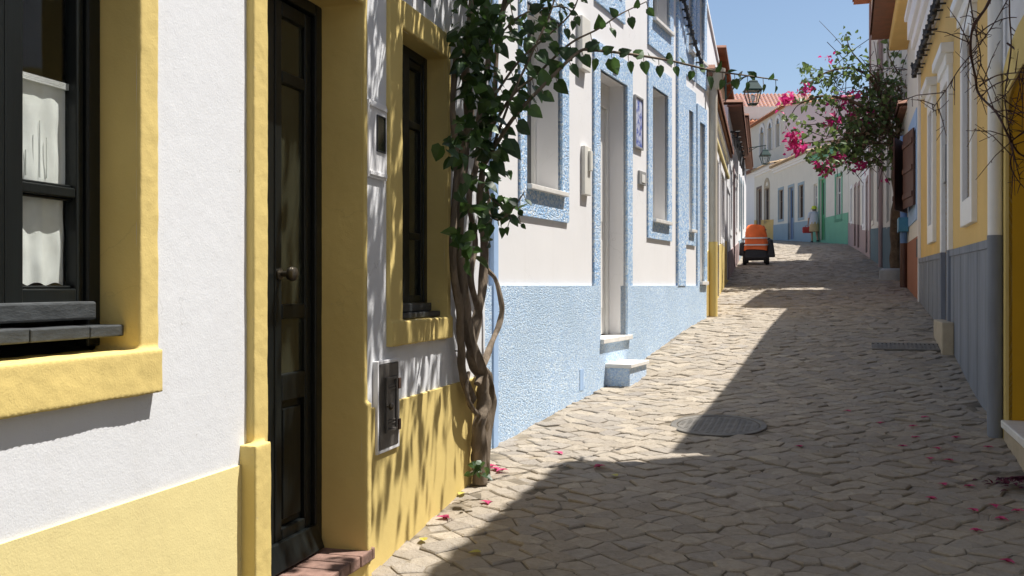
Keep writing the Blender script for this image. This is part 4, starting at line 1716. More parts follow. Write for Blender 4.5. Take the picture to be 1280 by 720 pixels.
m_ = MB()
e0, e1 = sr_(1250, .06), sr_(1240, .06)
zsp = WR.z(1245, 294, .06)
m_.tube([WR.p((e0 + e1) / 2, 0.065, zsp), WR.p((e0 + e1) / 2, 0.065, zc2)], 0.045, 14)
po = m_.build('downpipe', PVC, r2, smooth=True)
m_ = MB()
m_.tube([WR.p((e0 + e1) / 2, 0.065, -0.2), WR.p((e0 + e1) / 2, 0.065, zsp)], 0.049, 14)
m_.build('lower_pipe', GREYD, po, smooth=True)
cm = MB()
for (z0_, z1_, n_) in ((-0.62, -0.50, 0.04), (-0.50, -0.34, 0.08), (-0.34, -0.20, 0.13), (-0.20, 0.06, 0.18)):
    cm.wbox(WR, s1e + 0.03, s2e, zc2 + z0_, zc2 + z1_, -0.02, n_)
cm.wbox(WR, s1e + 0.03, s2e, zc2 + 0.06, zc2 + 0.14, -0.3, 0.22)
cm.build('cornice', WHT2, r2, bevel=0.012)
m_ = MB()
dsa, dsb = sr_(1187, .06), sr_(1176, .06)
m_.wbox(WR, dsa, dsb, WR.g(dsa) - 0.3, WR.g(dsb) + 0.17, 0.02, 0.13)
m_.build('doorstep', STONEB, r2, bevel=0.012)
m_ = MB()
m_.wbox(WR, sr_(1181, .03), sr_(1176.5, .03), WR.z(1178, 234), WR.z(1178, 190), 0.001, 0.03)
tag(m_.build('meter_plate', GREYB, loc=WR.p(sr_(1178), 0, WR.z(1178, 234)), bevel=0.005), 'narrow grey meter plate on the ochre wall between door and far window', 'meter plate')
# cable bundle under the cornice
cb = thing('cornice_cable', 'black cable bundle with many clips running under the white cornice on the right', 'cable', WR.p(10, 0.1, zc2 - 0.7))
path = []
for i in range(60):
    t = i / 59
    s = s1e + 0.4 + (s2e - s1e - 0.45) * t
    path.append(WR.p(s, 0.09 + 0.012 * math.sin(i * 2.1), zc2 - 0.72 + 0.018 * math.sin(i * 1.3)))
path.append(WR.p(s2e - 0.01, 0.12, zc2 - 0.55))
m_ = MB()
m_.tube(path, 0.022, 6)
m_.tube([p + Vector((0, 0, 0.03 + 0.012 * math.sin(i))) for i, p in enumerate(path)], 0.014, 6)
m_.build('bundle', CABLE, cb, smooth=True)
nr = Vector((WR.n.x, WR.n.y, 0))
for i in range(1, 59, 3):
    m_ = MB()
    p = path[i]
    m_.tube([p - nr * 0.095, p + nr * 0.04], 0.010, 6)
    m_.tube([p + Vector((0, 0, -0.05)), p + Vector((0, 0, 0.06))], 0.035, 6)
    m_.build('clip', CABLE, cb)

# R3: white house with blue shuttered window and terracotta plinth
s3a, s3b = s2e + 0.005, 18.7
zR3 = 6.0
bw0, bw1 = sr_(1146.0), sr_(1137.0)
r3 = thing('shuttered_house', 'white house with terracotta plinth, blue window border and brown shutters under overhanging tiles', 'house', WR.p(17, 0, WR.g(17)))
zw0, zw1 = WR.z(1142, 259), WR.z(1142, 170)
hol = [(bw0, bw1, zw0, zw1, 0.12)]
w = MB()
w.facade(WR, s3a, s3b, 0.3, zR3, hol)
w.build('wall', CREAM, r3)
shell(WR, s3a, s3b, 0.3, zR3, 5).build('body', CREAM, r3)
pl = MB()
pl.wbox(WR, s3a + 0.12, 20.3, 0.3, (WR.z(1150, 294), WR.z(1131, 307)), -0.05, 0.02)
pl.build('plinth', TERRA, r3)
m_ = MB()
m_.wbox(WR, s3a, s3a + 0.11, 0.3, zR3 - 0.1, -0.02, 0.035)
m_.build('corner_strip', WHT2, r3)
tiled(WR, s3a - 0.05, s3b + 0.05, 0.62, zR3, -5, zR3 + 1.7, rows=12).build('roof', TILEB, r3)
m_ = MB()
m_.wbox(WR, s3a, s3b, zR3 - 0.28, zR3 - 0.06, -0.02, 0.30)
m_.build('eave_moulding', OCH, r3, bevel=0.03)
wo_ = window(r3, WR, bw0, bw1, zw0, zw1, 0.1, BRWN, PIPEB and BLUES, sw=0.12, wt=0.3, wb=0.25)
for (hinge, sgn) in ((bw0, -1), (bw1, 1)):
    m_ = MB()
    th = rad(6) if sgn < 0 else rad(15)
    Wd = (bw1 - bw0) / 2
    def sp(u, t, z_):
        return WR.p(hinge - sgn * u * math.cos(th), 0.03 + u * math.sin(th) + t, z_)
    for (u0, u1, z0_, z1_, t0, t1) in ((0, Wd, zw0 - 0.02, zw1 + 0.02, 0, 0.025), (0.03, Wd - 0.03, zw0 + 0.12, zw0 + 0.2, 0.025, 0.045),
                                       (0.03, Wd - 0.03, zw1 - 0.2, zw1 - 0.12, 0.025, 0.045), (0.03, Wd - 0.03, (zw0 + zw1) / 2 - 0.04, (zw0 + zw1) / 2 + 0.04, 0.025, 0.045)):
        m_.hexa([sp(u0, t0, z0_), sp(u1, t0, z0_), sp(u1, t1, z0_), sp(u0, t1, z0_), sp(u0, t0, z1_), sp(u1, t0, z1_), sp(u1, t1, z1_), sp(u0, t1, z1_)])
    m_.build('shutter', BRWN, wo_, bevel=0.004)
m_ = MB()
m_.wbox(WR, sr_(1148, .02), sr_(1146, .02), WR.z(1147, 322), WR.z(1147, 300), 0.0, 0.03)
m_.build('vent', IRON, r3)
# blue pipe with electric box
ps = sr_(1129, .08)
pb = thing('blue_pipe', 'blue painted conduit pipe with square blue electric box, beside the shuttered window', 'pipe', WR.p(ps, 0.08, WR.g(ps)))
m_ = MB()
zj = WR.z(1129, 304, .08)
m_.tube([WR.p(ps, 0.07, zj), WR.p(ps, 0.07, WR.z(1129, 170, .08))], 0.06, 10)
m_.build('upper_pipe', PIPEB, pb, smooth=True)
m_ = MB()
m_.tube([WR.p(ps, 0.07, WR.g(ps) - 0.1), WR.p(ps, 0.07, zj)], 0.064, 10)
m_.build('lower_pipe', BRWN, pb, smooth=True)
m_ = MB()
m_.wbox(WR, ps - 0.3, ps + 0.2, WR.z(1129, 289, .1), WR.z(1129, 271, .1), 0.01, 0.17)
m_.build('electric_box', ELBLUE, pb, bevel=0.01)
# low lean-to between the taller houses
r3b = generic_house('low white lean to between the shuttered house and the teal plinth house', WR, s3b + 0.01, 20.34, 4.75, 4.5, CREAM, None, 0, [], TILEB, 0.15, None, rise=0.6, zb=0.5)

# R4: tall white house with teal plinth
def gR4(s):
    return WR4.g(s)


zR4 = 9.9
L4 = 10.6
sp4 = [('w', 3.0, 3.9, gR4(3.4) + 1.1, gR4(3.4) + 2.6, CREAM, BRDOOR), ('w', 6.4, 7.3, gR4(6.8) + 1.1, gR4(6.8) + 2.6, CREAM, BRDOOR),
       ('w', 9.0, 9.8, gR4(9.4) + 1.1, gR4(9.4) + 2.6, CREAM, BRDOOR),
       ('w', 3.0, 3.9, 6.4, 7.9, CREAM, BRDOOR), ('w', 6.4, 7.3, 6.4, 7.9, CREAM, BRDOOR)]
r4 = generic_house('tall cream house with dark teal plinth behind the bougainvillea', WR4, 0.02, L4, zR4, 5, CREAM, TEAL,
                   (gR4(0) + 1.05, gR4(L4) + 0.85), sp4, TILE, 0.5, None, rise=1.2)
m_ = MB()
m_.wbox(WR4, L4 - 0.4, L4, 1.5, zR4 - 0.1, -0.02, 0.04)
m_.build('pilaster', PINKB, r4)
m_ = MB()
m_.tube([WR4.p(5.2, 0.06, gR4(5.2)), WR4.p(5.2, 0.06, zR4 - 0.1)], 0.05, 8)
m_.build('downpipe', PINKB, r4, smooth=True)
m_ = MB()
m_.wbox(WR4, 1.6, 2.0, gR4(1.8) + 0.35, gR4(1.8) + 0.75, 0.0, 0.03)
m_.build('vent', IRON, r4)
sp4b = [('d', 1.2, 2.2, gR4(L4 + 1.7) + 0.1, gR4(L4 + 1.7) + 2.3, PINKB, BRDOOR), ('w', 3.6, 4.4, gR4(L4 + 3.6) + 1.0, gR4(L4 + 3.6) + 2.3, WHT2, PVC)]
sp4b = [(k, a + L4, b + L4, c, d, e, f) for (k, a, b, c, d, e, f) in sp4b]
r4b = generic_house('low white cottage with dusty pink doorway past the tall cream house', WR4, L4 + 0.01, LR4, 6.15, 5, WHT2, PINKB, (gR4(L4) + 0.8, gR4(LR4) + 0.75), sp4b, TILEB, 0.25, None, rise=0.7)

g5 = WR5.g
sp5 = [('d', 1.0, 2.0, g5(1.5) + 0.1, g5(1.5) + 2.3, PINKB, BRDOOR), ('d', 3.0, 4.0, g5(3.5) + 0.1, g5(3.5) + 2.3, PINKB, BRDOOR), ('w', 5.6, 6.5, g5(6) + 1.0, g5(6) + 2.3, WHT2, PVC)]
r5 = generic_house('brown doored house with dusty pink trim before the street bends', WR5, 0.01, LR5, 7.6, 5, CREAM, PINKB, (g5(0) + 0.9, g5(LR5) + 0.9), sp5, TILEB, 0.25, None, rise=0.8)

# far houses facing us where the street bends
gF = WF.g


def zF_(s, h):
    return gF(s) + h


fs = lambda px: WF.s(px)
f1a, f1b = 0.02, fs(1014)
spf1 = [('w', fs(1052), fs(1045), zF_(1.5, 1.05), zF_(1.5, 2.9), GREEN, PVC), ('d', fs(1031), fs(1024.5), zF_(3.6, 0.1), zF_(3.6, 2.9), GREEN, GRDOOR),
        ('w', fs(1021.5), fs(1017), zF_(4.8, 1.1), zF_(4.8, 2.7), None, PVC)]
rf1 = generic_house('white house with bright green plinth and green door frames at the bend', WF, f1a, f1b, 7.7, 6, CREAM, GREEN, (zF_(0, 1.35), zF_(5, 1.0)), spf1, TILEB, 0.2, GREEN, rise=1.2)
f2a, f2b = f1b + 0.01, fs(967)
spf2 = [('w', fs(1004.5), fs(998.5), zF_(7, 1.15), zF_(7, 2.75), LBLUE, BRDOOR), ('d', fs(992), fs(986), zF_(8, 0.1), zF_(8, 2.75), LBLUE, BLDOOR),
        ('w', fs(979), fs(973.5), zF_(9.5, 1.15), zF_(9.5, 2.7), LBLUE, BRDOOR)]
rf2 = generic_house('white house with faded blue door and window borders, left of the green one', WF, f2a, f2b, 7.95, 6, CREAM, LBLUE, (zF_(5.5, 1.0), zF_(11, 0.85)), spf2, TILEO, 0.25, WHT2, rise=1.4)
f3a, f3b = f2b + 0.01, fs(943)
spf3 = [('w', fs(961.5), fs(956), zF_(12.3, 1.1), zF_(12.3, 2.9), STONEB, BRDOOR), ('d', fs(951.5), fs(946.5), zF_(14.5, 0.1), zF_(14.5, 2.9), BRDOOR, BRDOOR)]
rf3 = generic_house('white house with ochre plinth and round topped brown window at the far end', WF, f3a, f3b, 8.2, 6, CREAM, OCH, (zF_(11, 1.15), zF_(16, 1.1)), spf3, TILEO, 0.2, WHT2, rise=1.4)
# round head above its window
m_ = MB()
ca, cr = (fs(961.5) + fs(956)) / 2, abs(fs(956) - fs(961.5)) / 2 + 0.13
for i in range(10):
    t0, t1 = math.pi * i / 10, math.pi * (i + 1) / 10
    zz = zF_(12.3, 2.9) + 0.1
    m_.hexa([WF.p(ca, n_, zz) if (r == 0) else WF.p(ca - r * math.cos(t), n_, zz + r * math.sin(t) * 0.8) for n_ in (0.0, 0.025) for (r, t) in ((cr * .55, t0), (cr * .55, t1), (cr, t1), (cr, t0))])
m_.build('arch', STONEB, rf3)
rf4 = generic_house('plain white house closing the street beyond the ochre plinth', WF, f3b + 0.01, f3b + 9, 8.3, 6, WHT2, None, 0, [], TILEB, 0.2, None, rise=1.4)

# tall building behind with three arched windows, lilac end wall
WT = Wall((15.6, 57.0), rad(-1.0), -1)
rt = thing('tall_arched_house', 'tall building behind the far houses with three narrow arched windows and lilac end wall', 'building', WT.p(6, -3, 4.3))
zT = 10.4 + 1.6
ws = [(WT.s(x + 2.6), WT.s(x - 2.6)) for x in (973, 963, 953)]
zw0_, zw1_ = WT.z(963, 188), WT.z(963, 160)
w = MB()
w.facade(WT, 0, 26, 3, zT, [(a, b, zw0_, zw1_, 0.25) for a, b in ws])
w.build('wall', CREAM, rt)
m_ = shell(WT, 0, 26, 3, zT, 9)
m_.quad(WT.p(0.002, 0, zT), WT.p(0.002, -9, zT), WT.p(0.002, -4.5, zT + .45), WT.p(0.002, -4.5, zT + .45))
m_.build('end_wall', LILAC, rt)
tiled(WT, -0.1, 26, 0.2, zT - 0.15, -4.5, zT + 0.55, rows=10, pitch=0.3).build('roof', TILE, rt)
for a, b in ws:
    wo_ = window(rt, WT, a, b, zw0_, zw1_, 0.2, LBLUE, None, pane=FARGL, fw=0.08)
    m_ = MB()
    for i in range(8):
        t0, t1 = math.pi * i / 8, math.pi * (i + 1) / 8
        c, r = (a + b) / 2, (b - a) / 2
        m_.hexa([WT.p(c - q * math.cos(t), n_, zw1_ + q * math.sin(t)) for n_ in (0.002, 0.06) for (q, t) in ((r * .72, t0), (r * .72, t1), (r * 1.2, t1), (r * 1.2, t0))])
    m_.wbox(WT, a - 0.12, a, zw0_, zw1_, 0.0, 0.06)
    m_.wbox(WT, b, b + 0.12, zw0_, zw1_, 0.0, 0.06)
    m_.build('arch', WHT2, wo_)
    m_ = MB()
    pts = [WT.p(c + r * math.cos(t), 0.003, zw1_ + r * math.sin(t)) for t in [math.pi * i / 10 for i in range(11)]]
    m_.add(pts, [list(range(len(pts)))])
    m_.build('fanlight', FARGL, wo_)
# roof further back, its slope towards us
WK = Wall((12.0, 80.0), rad(90), 1)
rk = thing('orange_roofed_house', 'house with broad orange tiled roof rising above the end of the street', 'house', (17, 84, 5.4))
m_ = MB()
m_.wbox(WK, 0, 13, 4, 16.0, -8, 0)
m_.build('wall', CREAM, rk)
tiled(WK, -0.3, 13.3, 0.4, 14.6, -4, 17.7, rows=16, pitch=0.32, amp=0.08).build('roof', TILE, rk)

# ================================================================== CLIMBING VINE (left)
vr = random.Random(21)
vbase = ground_at(600, 594)
vn = thing('climbing_vine', 'old climbing vine with twisted woody stems and dark heart shaped leaves', 'vine', vbase)
DV = vbase.y
tr = MB()


def vdepth(px, off=0.07):
    """depth of the stems: just in front of the yellow wall, then round its corner"""
    return WY.p(min(WY.s(px, off), sY1 + 0.05), off, 0).y


def vp(pts, dd=0.0):
    return [P(x, y, vdepth(x) + 0.6 * dz) for (x, y, dz) in pts]


stems = [
    ([(600, 604, 0), (599, 570, 0), (598, 540, -.02), (604, 505, -.05), (603, 475, -.06), (592, 445, -.03), (583, 400, 0), (578, 350, 0), (574, 290, .02), (577, 220, 0), (586, 150, -.05), (582, 80, -.05), (590, 10, 0), (596, -60, 0), (590, -140, -.1)],
     [.054, .046, .042, .042, .040, .042, .037, .034, .032, .030, .028, .026, .024, .022, .02]),
    ([(606, 600, .05), (607, 560, .04), (612, 520, .02), (613, 488, -.02), (606, 465, 0), (595, 462, .05), (588, 440, .06), (594, 405, .02), (602, 360, 0), (606, 310, -.04), (600, 250, -.06), (607, 190, -.02), (618, 120, 0), (622, 50, 0), (636, -20, -.1), (650, -90, -.2)],
     [.038, .035, .033, .032, .032, .033, .03, .028, .027, .025, .024, .022, .02, .018, .016, .014]),
    ([(596, 480, -.08), (610, 440, -.1), (624, 405, -.1), (627, 380, -.08), (620, 350, -.05), (606, 332, -.03), (604, 300, 0), (612, 262, .02), (606, 228, .02)], [.022, .02, .018, .017, .016, .015, .014, .013, .012]),
    ([(590, 500, .06), (579, 470, .06), (577, 435, .04), (574, 385, .04), (566, 330, .02), (567, 270, .0), (571, 200, .0), (566, 130, -.05), (572, 60, -.08)], [.03, .028, .026, .024, .022, .02, .018, .016, .015]),
    ([(588, 440, 0), (598, 395, -.06), (588, 350, -.06), (594, 300, -.05), (586, 250, -.05), (596, 200, -.05), (600, 140, -.08), (610, 70, -.12), (604, 0, -.15)], [.022, .02, .02, .018, .018, .017, .016, .015, .014]),
    ([(601, 230, 0), (606, 200, -.02), (596, 170, -.02), (602, 120, 0), (614, 60, 0), (608, 0, 0)], [.012] * 6),
    ([(600, 520, -.04), (590, 510, -.05), (583, 490, -.04), (586, 465, -.02)], [.014, .016, .014, .012]),
]
for pts, rr in stems:
    pth = smooth_path(vp(pts), 7)
    tr.tube(pth, [r * .88 for r in lerp_list(rr, len(pth))], 9, lump=0.5)
tr.build('trunk', BARK, vn, smooth=True, angle=60)

bm_ = MB()
fl = MB()
LS = 0.068


def put_leaf(mb, p, size, rg, down=0.5, light=None, out=None):
    d = Vector((rg.gauss(0, 1), rg.gauss(0, 1), rg.gauss(-down, 0.6)))
    if out is not None:
        d += out * 0.9
    d.normalize()
    up = Vector((rg.gauss(0.25, 0.6), rg.gauss(-0.2, 0.6), rg.gauss(0.7, 0.5)))
    tone = light if light is not None else min(1, max(0, rg.gauss(0.38, 0.26)))
    mb.leaf(p, d, up, size * rg.choice((.6, .8, 1.0, 1.0, 1.2, 1.35)) * rg.uniform(0.85, 1.1), tone, rg.uniform(0.75, 0.98), rg.uniform(0.1, 0.4), rg.uniform(0.1, 0.5))


# twigs and leaves along sprays
def spray(pts, r0, r1, every, size, dd=0.0, both_sides=True, skip=0.0):
    pth = smooth_path([P(x, y, d) for (x, y, d) in pts], 10)
    bm_.tube(pth, lerp_list([r0, r1], len(pth)), 6)
    acc = 0.0
    side = 1
    for i in range(1, len(pth)):
        seg = (pth[i] - pth[i-1]).length
        acc += seg
        if acc > every:
            acc = 0
            if vr.random() < skip:
                continue
            side = -side
            d = (pth[i] - pth[i-1]).normalized()
            o = Vector((0, -1, 0)).cross(d).normalized() * side
            p = pth[i]
            pe_ = p + (o * 0.5 + Vector((0, -0.3 * vr.random(), -0.5 - 0.5 * vr.random()))) * 0.035
            bm_.tube([p, pe_], 0.0022, 4)
            ld = (o * 0.75 + d * 0.4 + Vector((vr.gauss(0, .3), vr.gauss(-.1, .3), -0.55))).normalized()
            upv = Vector((vr.gauss(0.3, .5), -0.8, vr.gauss(0.35, .4)))
            fl.leaf(pe_, ld, upv, size * (1.1 - 0.55 * i / len(pth)) * vr.uniform(0.75, 1.2), min(1, max(0, vr.gauss(0.33, 0.25))), vr.uniform(0.8, 1.0), vr.uniform(.1, .35), vr.uniform(.1, .4))


D0 = vdepth(600, 0.12)
spray([(606, 205, D0), (640, 150, D0 - .15), (680, 106, D0 - .1), (722, 66, D0), (742, 63, D0 + .1), (790, 68, D0 + .3), (838, 76, D0 + .55), (890, 88, D0 + .8), (930, 94, D0 + 1.0), (972, 100, D0 + 1.25)], .012, .004, 0.052, 0.105)
spray([(612, 165, D0), (640, 120, D0 - .05), (672, 92, D0), (712, 55, D0 + .05), (748, 36, D0 + .1), (775, 18, D0 + .15), (808, 2, D0 + .2)], .010, .003, 0.062, 0.10)
spray([(618, 120, D0), (650, 75, D0), (690, 40, D0), (715, 15, D0), (725, -10, D0)], .008, .003, 0.04, 0.085)
spray([(600, 215, D0), (618, 178, D0 - .05), (640, 120, D0 - .1), (668, 60, D0 - .1), (690, 10, D0 - .05), (700, -40, D0)], .009, .004, 0.045, 0.085)
spray([(604, 260, D0), (622, 275, D0 - .1), (640, 262, D0 - .15), (652, 245, D0 - .18), (655, 240, D0 - .2)], .006, .003, 0.03, 0.07)
spray([(604, 240, D0), (626, 258, D0 - .1), (640, 276, D0 - .1), (650, 270, D0 - .1)], .006, .003, 0.028, 0.07)
spray([(586, 165, D0), (562, 165, D0 - .1), (545, 157, D0 - .15)], .005, .002, 0.035, 0.07)
spray([(585, 190, D0), (566, 192, D0 - .1), (556, 200, D0 - .12)], .005, .002, 0.03, 0.08)
spray([(600, 590, D0 - .08), (597, 580, D0 - .12), (590, 590, D0 - .15)], .004, .002, 0.02, 0.06)
spray([(612, 60, D0), (650, 20, D0 - .1), (700, 8, D0 - .1), (720, 20, D0 - .1)], .006, .003, 0.045, 0.08)


def clump(px, py, d, rx, ry, rd, n, size, down=0.6, light=None):
    c = P(px, py, d)
    k = d / FPX
    for _ in range(n):
        while True:
            x, y, z = vr.uniform(-1, 1), vr.uniform(-1, 1), vr.uniform(-1, 1)
            if x*x + y*y + z*z < 1:
                break
        put_leaf(fl, c + Vector((x * rx * k, z * rd, y * ry * k)), size, vr, down)


for (px, py, rx, ry, n) in ((598, 20, 38, 45, 95), (592, 80, 28, 40, 80), (600, 130, 26, 30, 55), (585, 165, 18, 22, 28), (610, 180, 20, 26, 30), (566, 190, 16, 20, 24),
                            (640, 40, 26, 34, 24), (680, 20, 30, 22, 16), (645, 110, 20, 28, 9), (600, 225, 16, 22, 18), (632, 258, 24, 20, 22),
                            (582, 235, 14, 24, 14), (578, 298, 16, 18, 18), (585, 320, 12, 14, 12), (610, 290, 12, 20, 10), (596, 268, 12, 18, 10), (625, 215, 16, 16, 8), (600, 586, 10, 8, 12)):
    clump(px, py, vdepth(px, 0.2), rx, ry, 0.16, int(n * (0.8 if py < 150 else 0.6)), LS if py < 500 else 0.05)
# the canopy that goes on above the picture, over the door and window
rg = vr
nW = Vector((WY.n.x, WY.n.y, 0))
aW = Vector((WY.a.x, WY.a.y, 0))
for k in range(105):
    s_ = vr.uniform(4.35, 6.05)
    q_ = vr.uniform(0.05, 1.35)
    z_ = 3.45 + 0.35 * q_ + vr.uniform(0, 1.5)
    c = WY.p(s_, q_, z_)
    p1 = c + Vector((vr.gauss(0, .15), vr.gauss(0, .15), vr.uniform(-0.35, -0.1)))
    bm_.tube(smooth_path([WY.p(min(s_ + .3, 5.7), 0.08, z_ + .2), c, p1], 5), 0.004, 5)
    if k % 2 == 0:      # hanging shoots
        h0 = c + Vector((vr.gauss(0, .1), vr.gauss(0, .1), 0))
        hl = min(vr.uniform(0.25, 0.7), max(0.05, h0.z - 3.42))
        bm_.tube(smooth_path([h0, h0 + Vector((vr.gauss(0, .03), vr.gauss(0, .03), -hl * .5)), h0 + Vector((vr.gauss(0, .05), vr.gauss(0, .05), -hl))], 4), [.005] * 9, 4)
    for _ in range(17):
        put_leaf(fl, c + Vector((vr.gauss(0, .10), vr.gauss(0, .12), vr.gauss(-.05, .16))), LS * 1.0, vr, 0.8)
for k in range(70):
    s_, q_ = vr.uniform(4.35, 6.0), vr.uniform(0.1, 1.25)
    h0 = WY.p(s_, q_, 4.5 + vr.uniform(0, .4))
    hl = h0.z - vr.uniform(3.42, 3.9)
    pth = smooth_path([h0, h0 + Vector((vr.gauss(0, .05), vr.gauss(0, .05), -hl * .5)), h0 + Vector((vr.gauss(0, .07), vr.gauss(0, .07), -hl))], 5)
    bm_.tube(pth, lerp_list([.007, .003], len(pth)), 4)
    for p in pth[3::2]:
        put_leaf(fl, p + Vector((vr.gauss(0, .02), vr.gauss(0, .02), 0)), LS, vr, 1.0)
bm_.build('branch', BARK, vn, smooth=True)
fl.build('foliage', LEAF, vn)

# ================================================================== BOUGAINVILLEA (right)
br_ = random.Random(5)
bb = ground_at(1119, 349)
bt = thing('bougainvillea_tree', 'bougainvillea tree with slender trunk and magenta flowers leaning over the street from the right wall', 'tree', bb)
DB = bb.y
tk = MB()
for pts, rr in (([(1120, 356, 0), (1121, 320, 0), (1119, 280, 0), (1122, 240, -.1), (1119, 205, -.15), (1117, 180, -.3), (1108, 150, -.5), (1100, 120, -.6), (1096, 90, -.7)], [.13, .11, .10, .09, .085, .08, .065, .05, .035]),
                ([(1118, 185, -.3), (1126, 150, -.2), (1128, 110, -.2), (1130, 60, -.1), (1124, 20, 0)], [.06, .045, .035, .025, .015]),
                ([(1112, 160, -.4), (1090, 140, -.8), (1060, 125, -1.2), (1030, 120, -1.6), (1000, 128, -1.9), (988, 130, -2.0)], [.05, .04, .03, .022, .015, .01]),
                ([(1100, 120, -.6), (1085, 95, -.9), (1060, 85, -1.2), (1030, 92, -1.5), (1008, 108, -1.7)], [.035, .028, .02, .014, .008]),
                ([(1108, 150, -.5), (1080, 165, -1.0), (1050, 175, -1.4), (1020, 178, -1.8), (992, 180, -2.1)], [.04, .03, .022, .015, .008]),
                ([(1090, 150, -.7), (1070, 185, -1.1), (1050, 205, -1.4), (1038, 210, -1.5)], [.03, .022, .015, .008]),
                ([(1096, 100, -.7), (1076, 78, -1), (1062, 60, -1.2), (1058, 42, -1.2)], [.02, .014, .01, .005]),
                ([(1060, 66, -1.2), (1045, 48, -1.3), (1024, 26, -1.4)], [.006, .005, .003]),
                ([(1128, 110, -.2), (1138, 85, -.1), (1150, 60, -.3)], [.012, .008, .004]),
                ([(1122, 90, -.2), (1110, 66, -.3), (1113, 40, -.3), (1105, 15, -.3)], [.012, .01, .008, .004])):
    pth = smooth_path([P(x, y, DB + dz) for (x, y, dz) in pts], 7)
    tk.tube(pth, lerp_list(rr, len(pth)), 8, lump=0.4)
tk.build('trunk', BARK2, bt, smooth=True, angle=60)
lf = MB()
dryl = MB()
flw = MB()
tw = MB()


def bclump(mb, px, py, dz, rx, ry, rd, n, size, rg=br_):
    d = DB + dz
    k = d / FPX
    c = P(px, py, d)
    for _ in range(n):
        x, y, z = rg.gauss(0, .5), rg.gauss(0, .5), rg.gauss(0, .5)
        p = c + Vector((x * rx * k, z * rd, y * ry * k))
        dd = Vector((rg.gauss(0, 1), rg.gauss(0, 1), rg.gauss(-.5, .8)))
        mb.leaf(p, dd, Vector((rg.gauss(.3, .6), rg.gauss(0, .6), rg.gauss(.6, .5))), size * rg.uniform(.6, 1.3), min(1, max(0, rg.gauss(.45, .3))), 0.75, .2, .25)


for (px, py, dz, rx, ry, n) in ((1118, 130, -.3, 26, 26, 260), (1100, 110, -.6, 26, 26, 220), (1126, 160, -.2, 16, 30, 140), (1090, 165, -.8, 30, 26, 230),
                                (1065, 150, -1.0, 30, 26, 170), (1055, 185, -1.3, 26, 20, 190), (1036, 205, -1.5, 16, 12, 70), (1075, 195, -1, 26, 20, 140), (1110, 190, -.4, 20, 26, 110),
                                (1070, 90, -1.1, 26, 16, 90), (1045, 92, -1.3, 26, 14, 70), (1018, 100, -1.6, 16, 12, 40), (1010, 85, -1.6, 12, 8, 26), (1062, 62, -1.2, 12, 14, 34), (1057, 45, -1.2, 6, 8, 14),
                                (1030, 125, -1.6, 16, 12, 55), (1000, 128, -1.9, 16, 8, 22), (985, 146, -2, 10, 6, 14), (1000, 160, -2, 12, 12, 18), (1020, 185, -1.8, 18, 14, 45), (1005, 172, -1.9, 8, 8, 12), (1030, 160, -1.6, 20, 16, 36), (1090, 130, -.8, 30, 20, 130),
                                (1110, 40, -.3, 8, 26, 30), (1105, 15, -.3, 6, 8, 14), (1122, 70, -.2, 14, 24, 40)):
    bclump(lf, px, py, dz, rx, ry, 0.35, int(n * .85), 0.10)
for (px, py, dz, rx, ry, n) in ((1112, 130, -.45, 30, 26, 220), (1095, 165, -.7, 30, 26, 200), (1125, 120, -.2, 16, 30, 100), (1075, 175, -1, 22, 22, 90)):
    bclump(dryl, px, py, dz, rx, ry, 0.4, int(n * 1.5), 0.08)
for (px, py, dz, rx, ry, n) in ((982, 124, -2.0, 8, 8, 36), (993, 176, -2.1, 11, 11, 44), (988, 166, -2.1, 6, 6, 16), (998, 184, -2.1, 8, 6, 20), (1008, 112, -1.7, 9, 6, 18), (1040, 150, -1.4, 9, 9, 30), (1050, 124, -1.3, 14, 8, 26),
                                (1033, 211, -1.5, 8, 6, 30), (1074, 206, -1.1, 12, 7, 34), (1046, 198, -1.4, 10, 8, 26), (1036, 72, -1.3, 8, 5, 10), (1072, 118, -1, 10, 8, 18), (1020, 205, -1.6, 6, 5, 10), (1062, 142, -1, 10, 8, 14), (1108, 225, -.4, 4, 4, 6), (1080, 155, -.9, 12, 10, 14)):
    flw = MB()
    bclump(flw, px, py, dz, rx * 1.1, ry * 1.1, 0.16, int(n * 1.25), 0.085)
    flw.build('flower_cluster', MAG, bt)
for k in range(220):      # fine bare twigs inside the crown
    px, py = br_.uniform(1040, 1140), br_.uniform(80, 210)
    d = DB + br_.uniform(-1.2, 0)
    p = P(px, py, d)
    q = p + Vector((br_.gauss(-.15, .25), br_.gauss(0, .25), br_.gauss(-.05, .25)))
    tw.tube([p, (p + q) / 2 + Vector((0, 0, .03)), q], 0.006, 4)
for pts in ([(1098, 140, -.6), (1060, 165, -1), (1030, 170, -1.3), (1005, 160, -1.5)], [(1050, 130, -1), (1040, 150, -1.2), (1010, 156, -1.5), (995, 152, -1.7)], [(1030, 120, -1.6), (1000, 130, -1.9), (990, 142, -2)]):
    pth = smooth_path([P(x, y, DB + z) for x, y, z in pts], 8)
    tw.tube(pth, 0.008, 5)
lf.build('foliage', LEAF2, bt)
dryl.build('dry_foliage', DRY, bt)
tw.build('branch', TWIG, bt)
# whitewashed ring with rubble at its foot
m_ = MB()
m_.lathe(bb + Vector((0, 0, -0.25)), [(0.30, 0), (0.31, 0.2), (0.29, 0.42), (0.24, 0.46), (0.16, 0.44)], 14)
m_.build('base_ring', GREYB, bt, smooth=True)

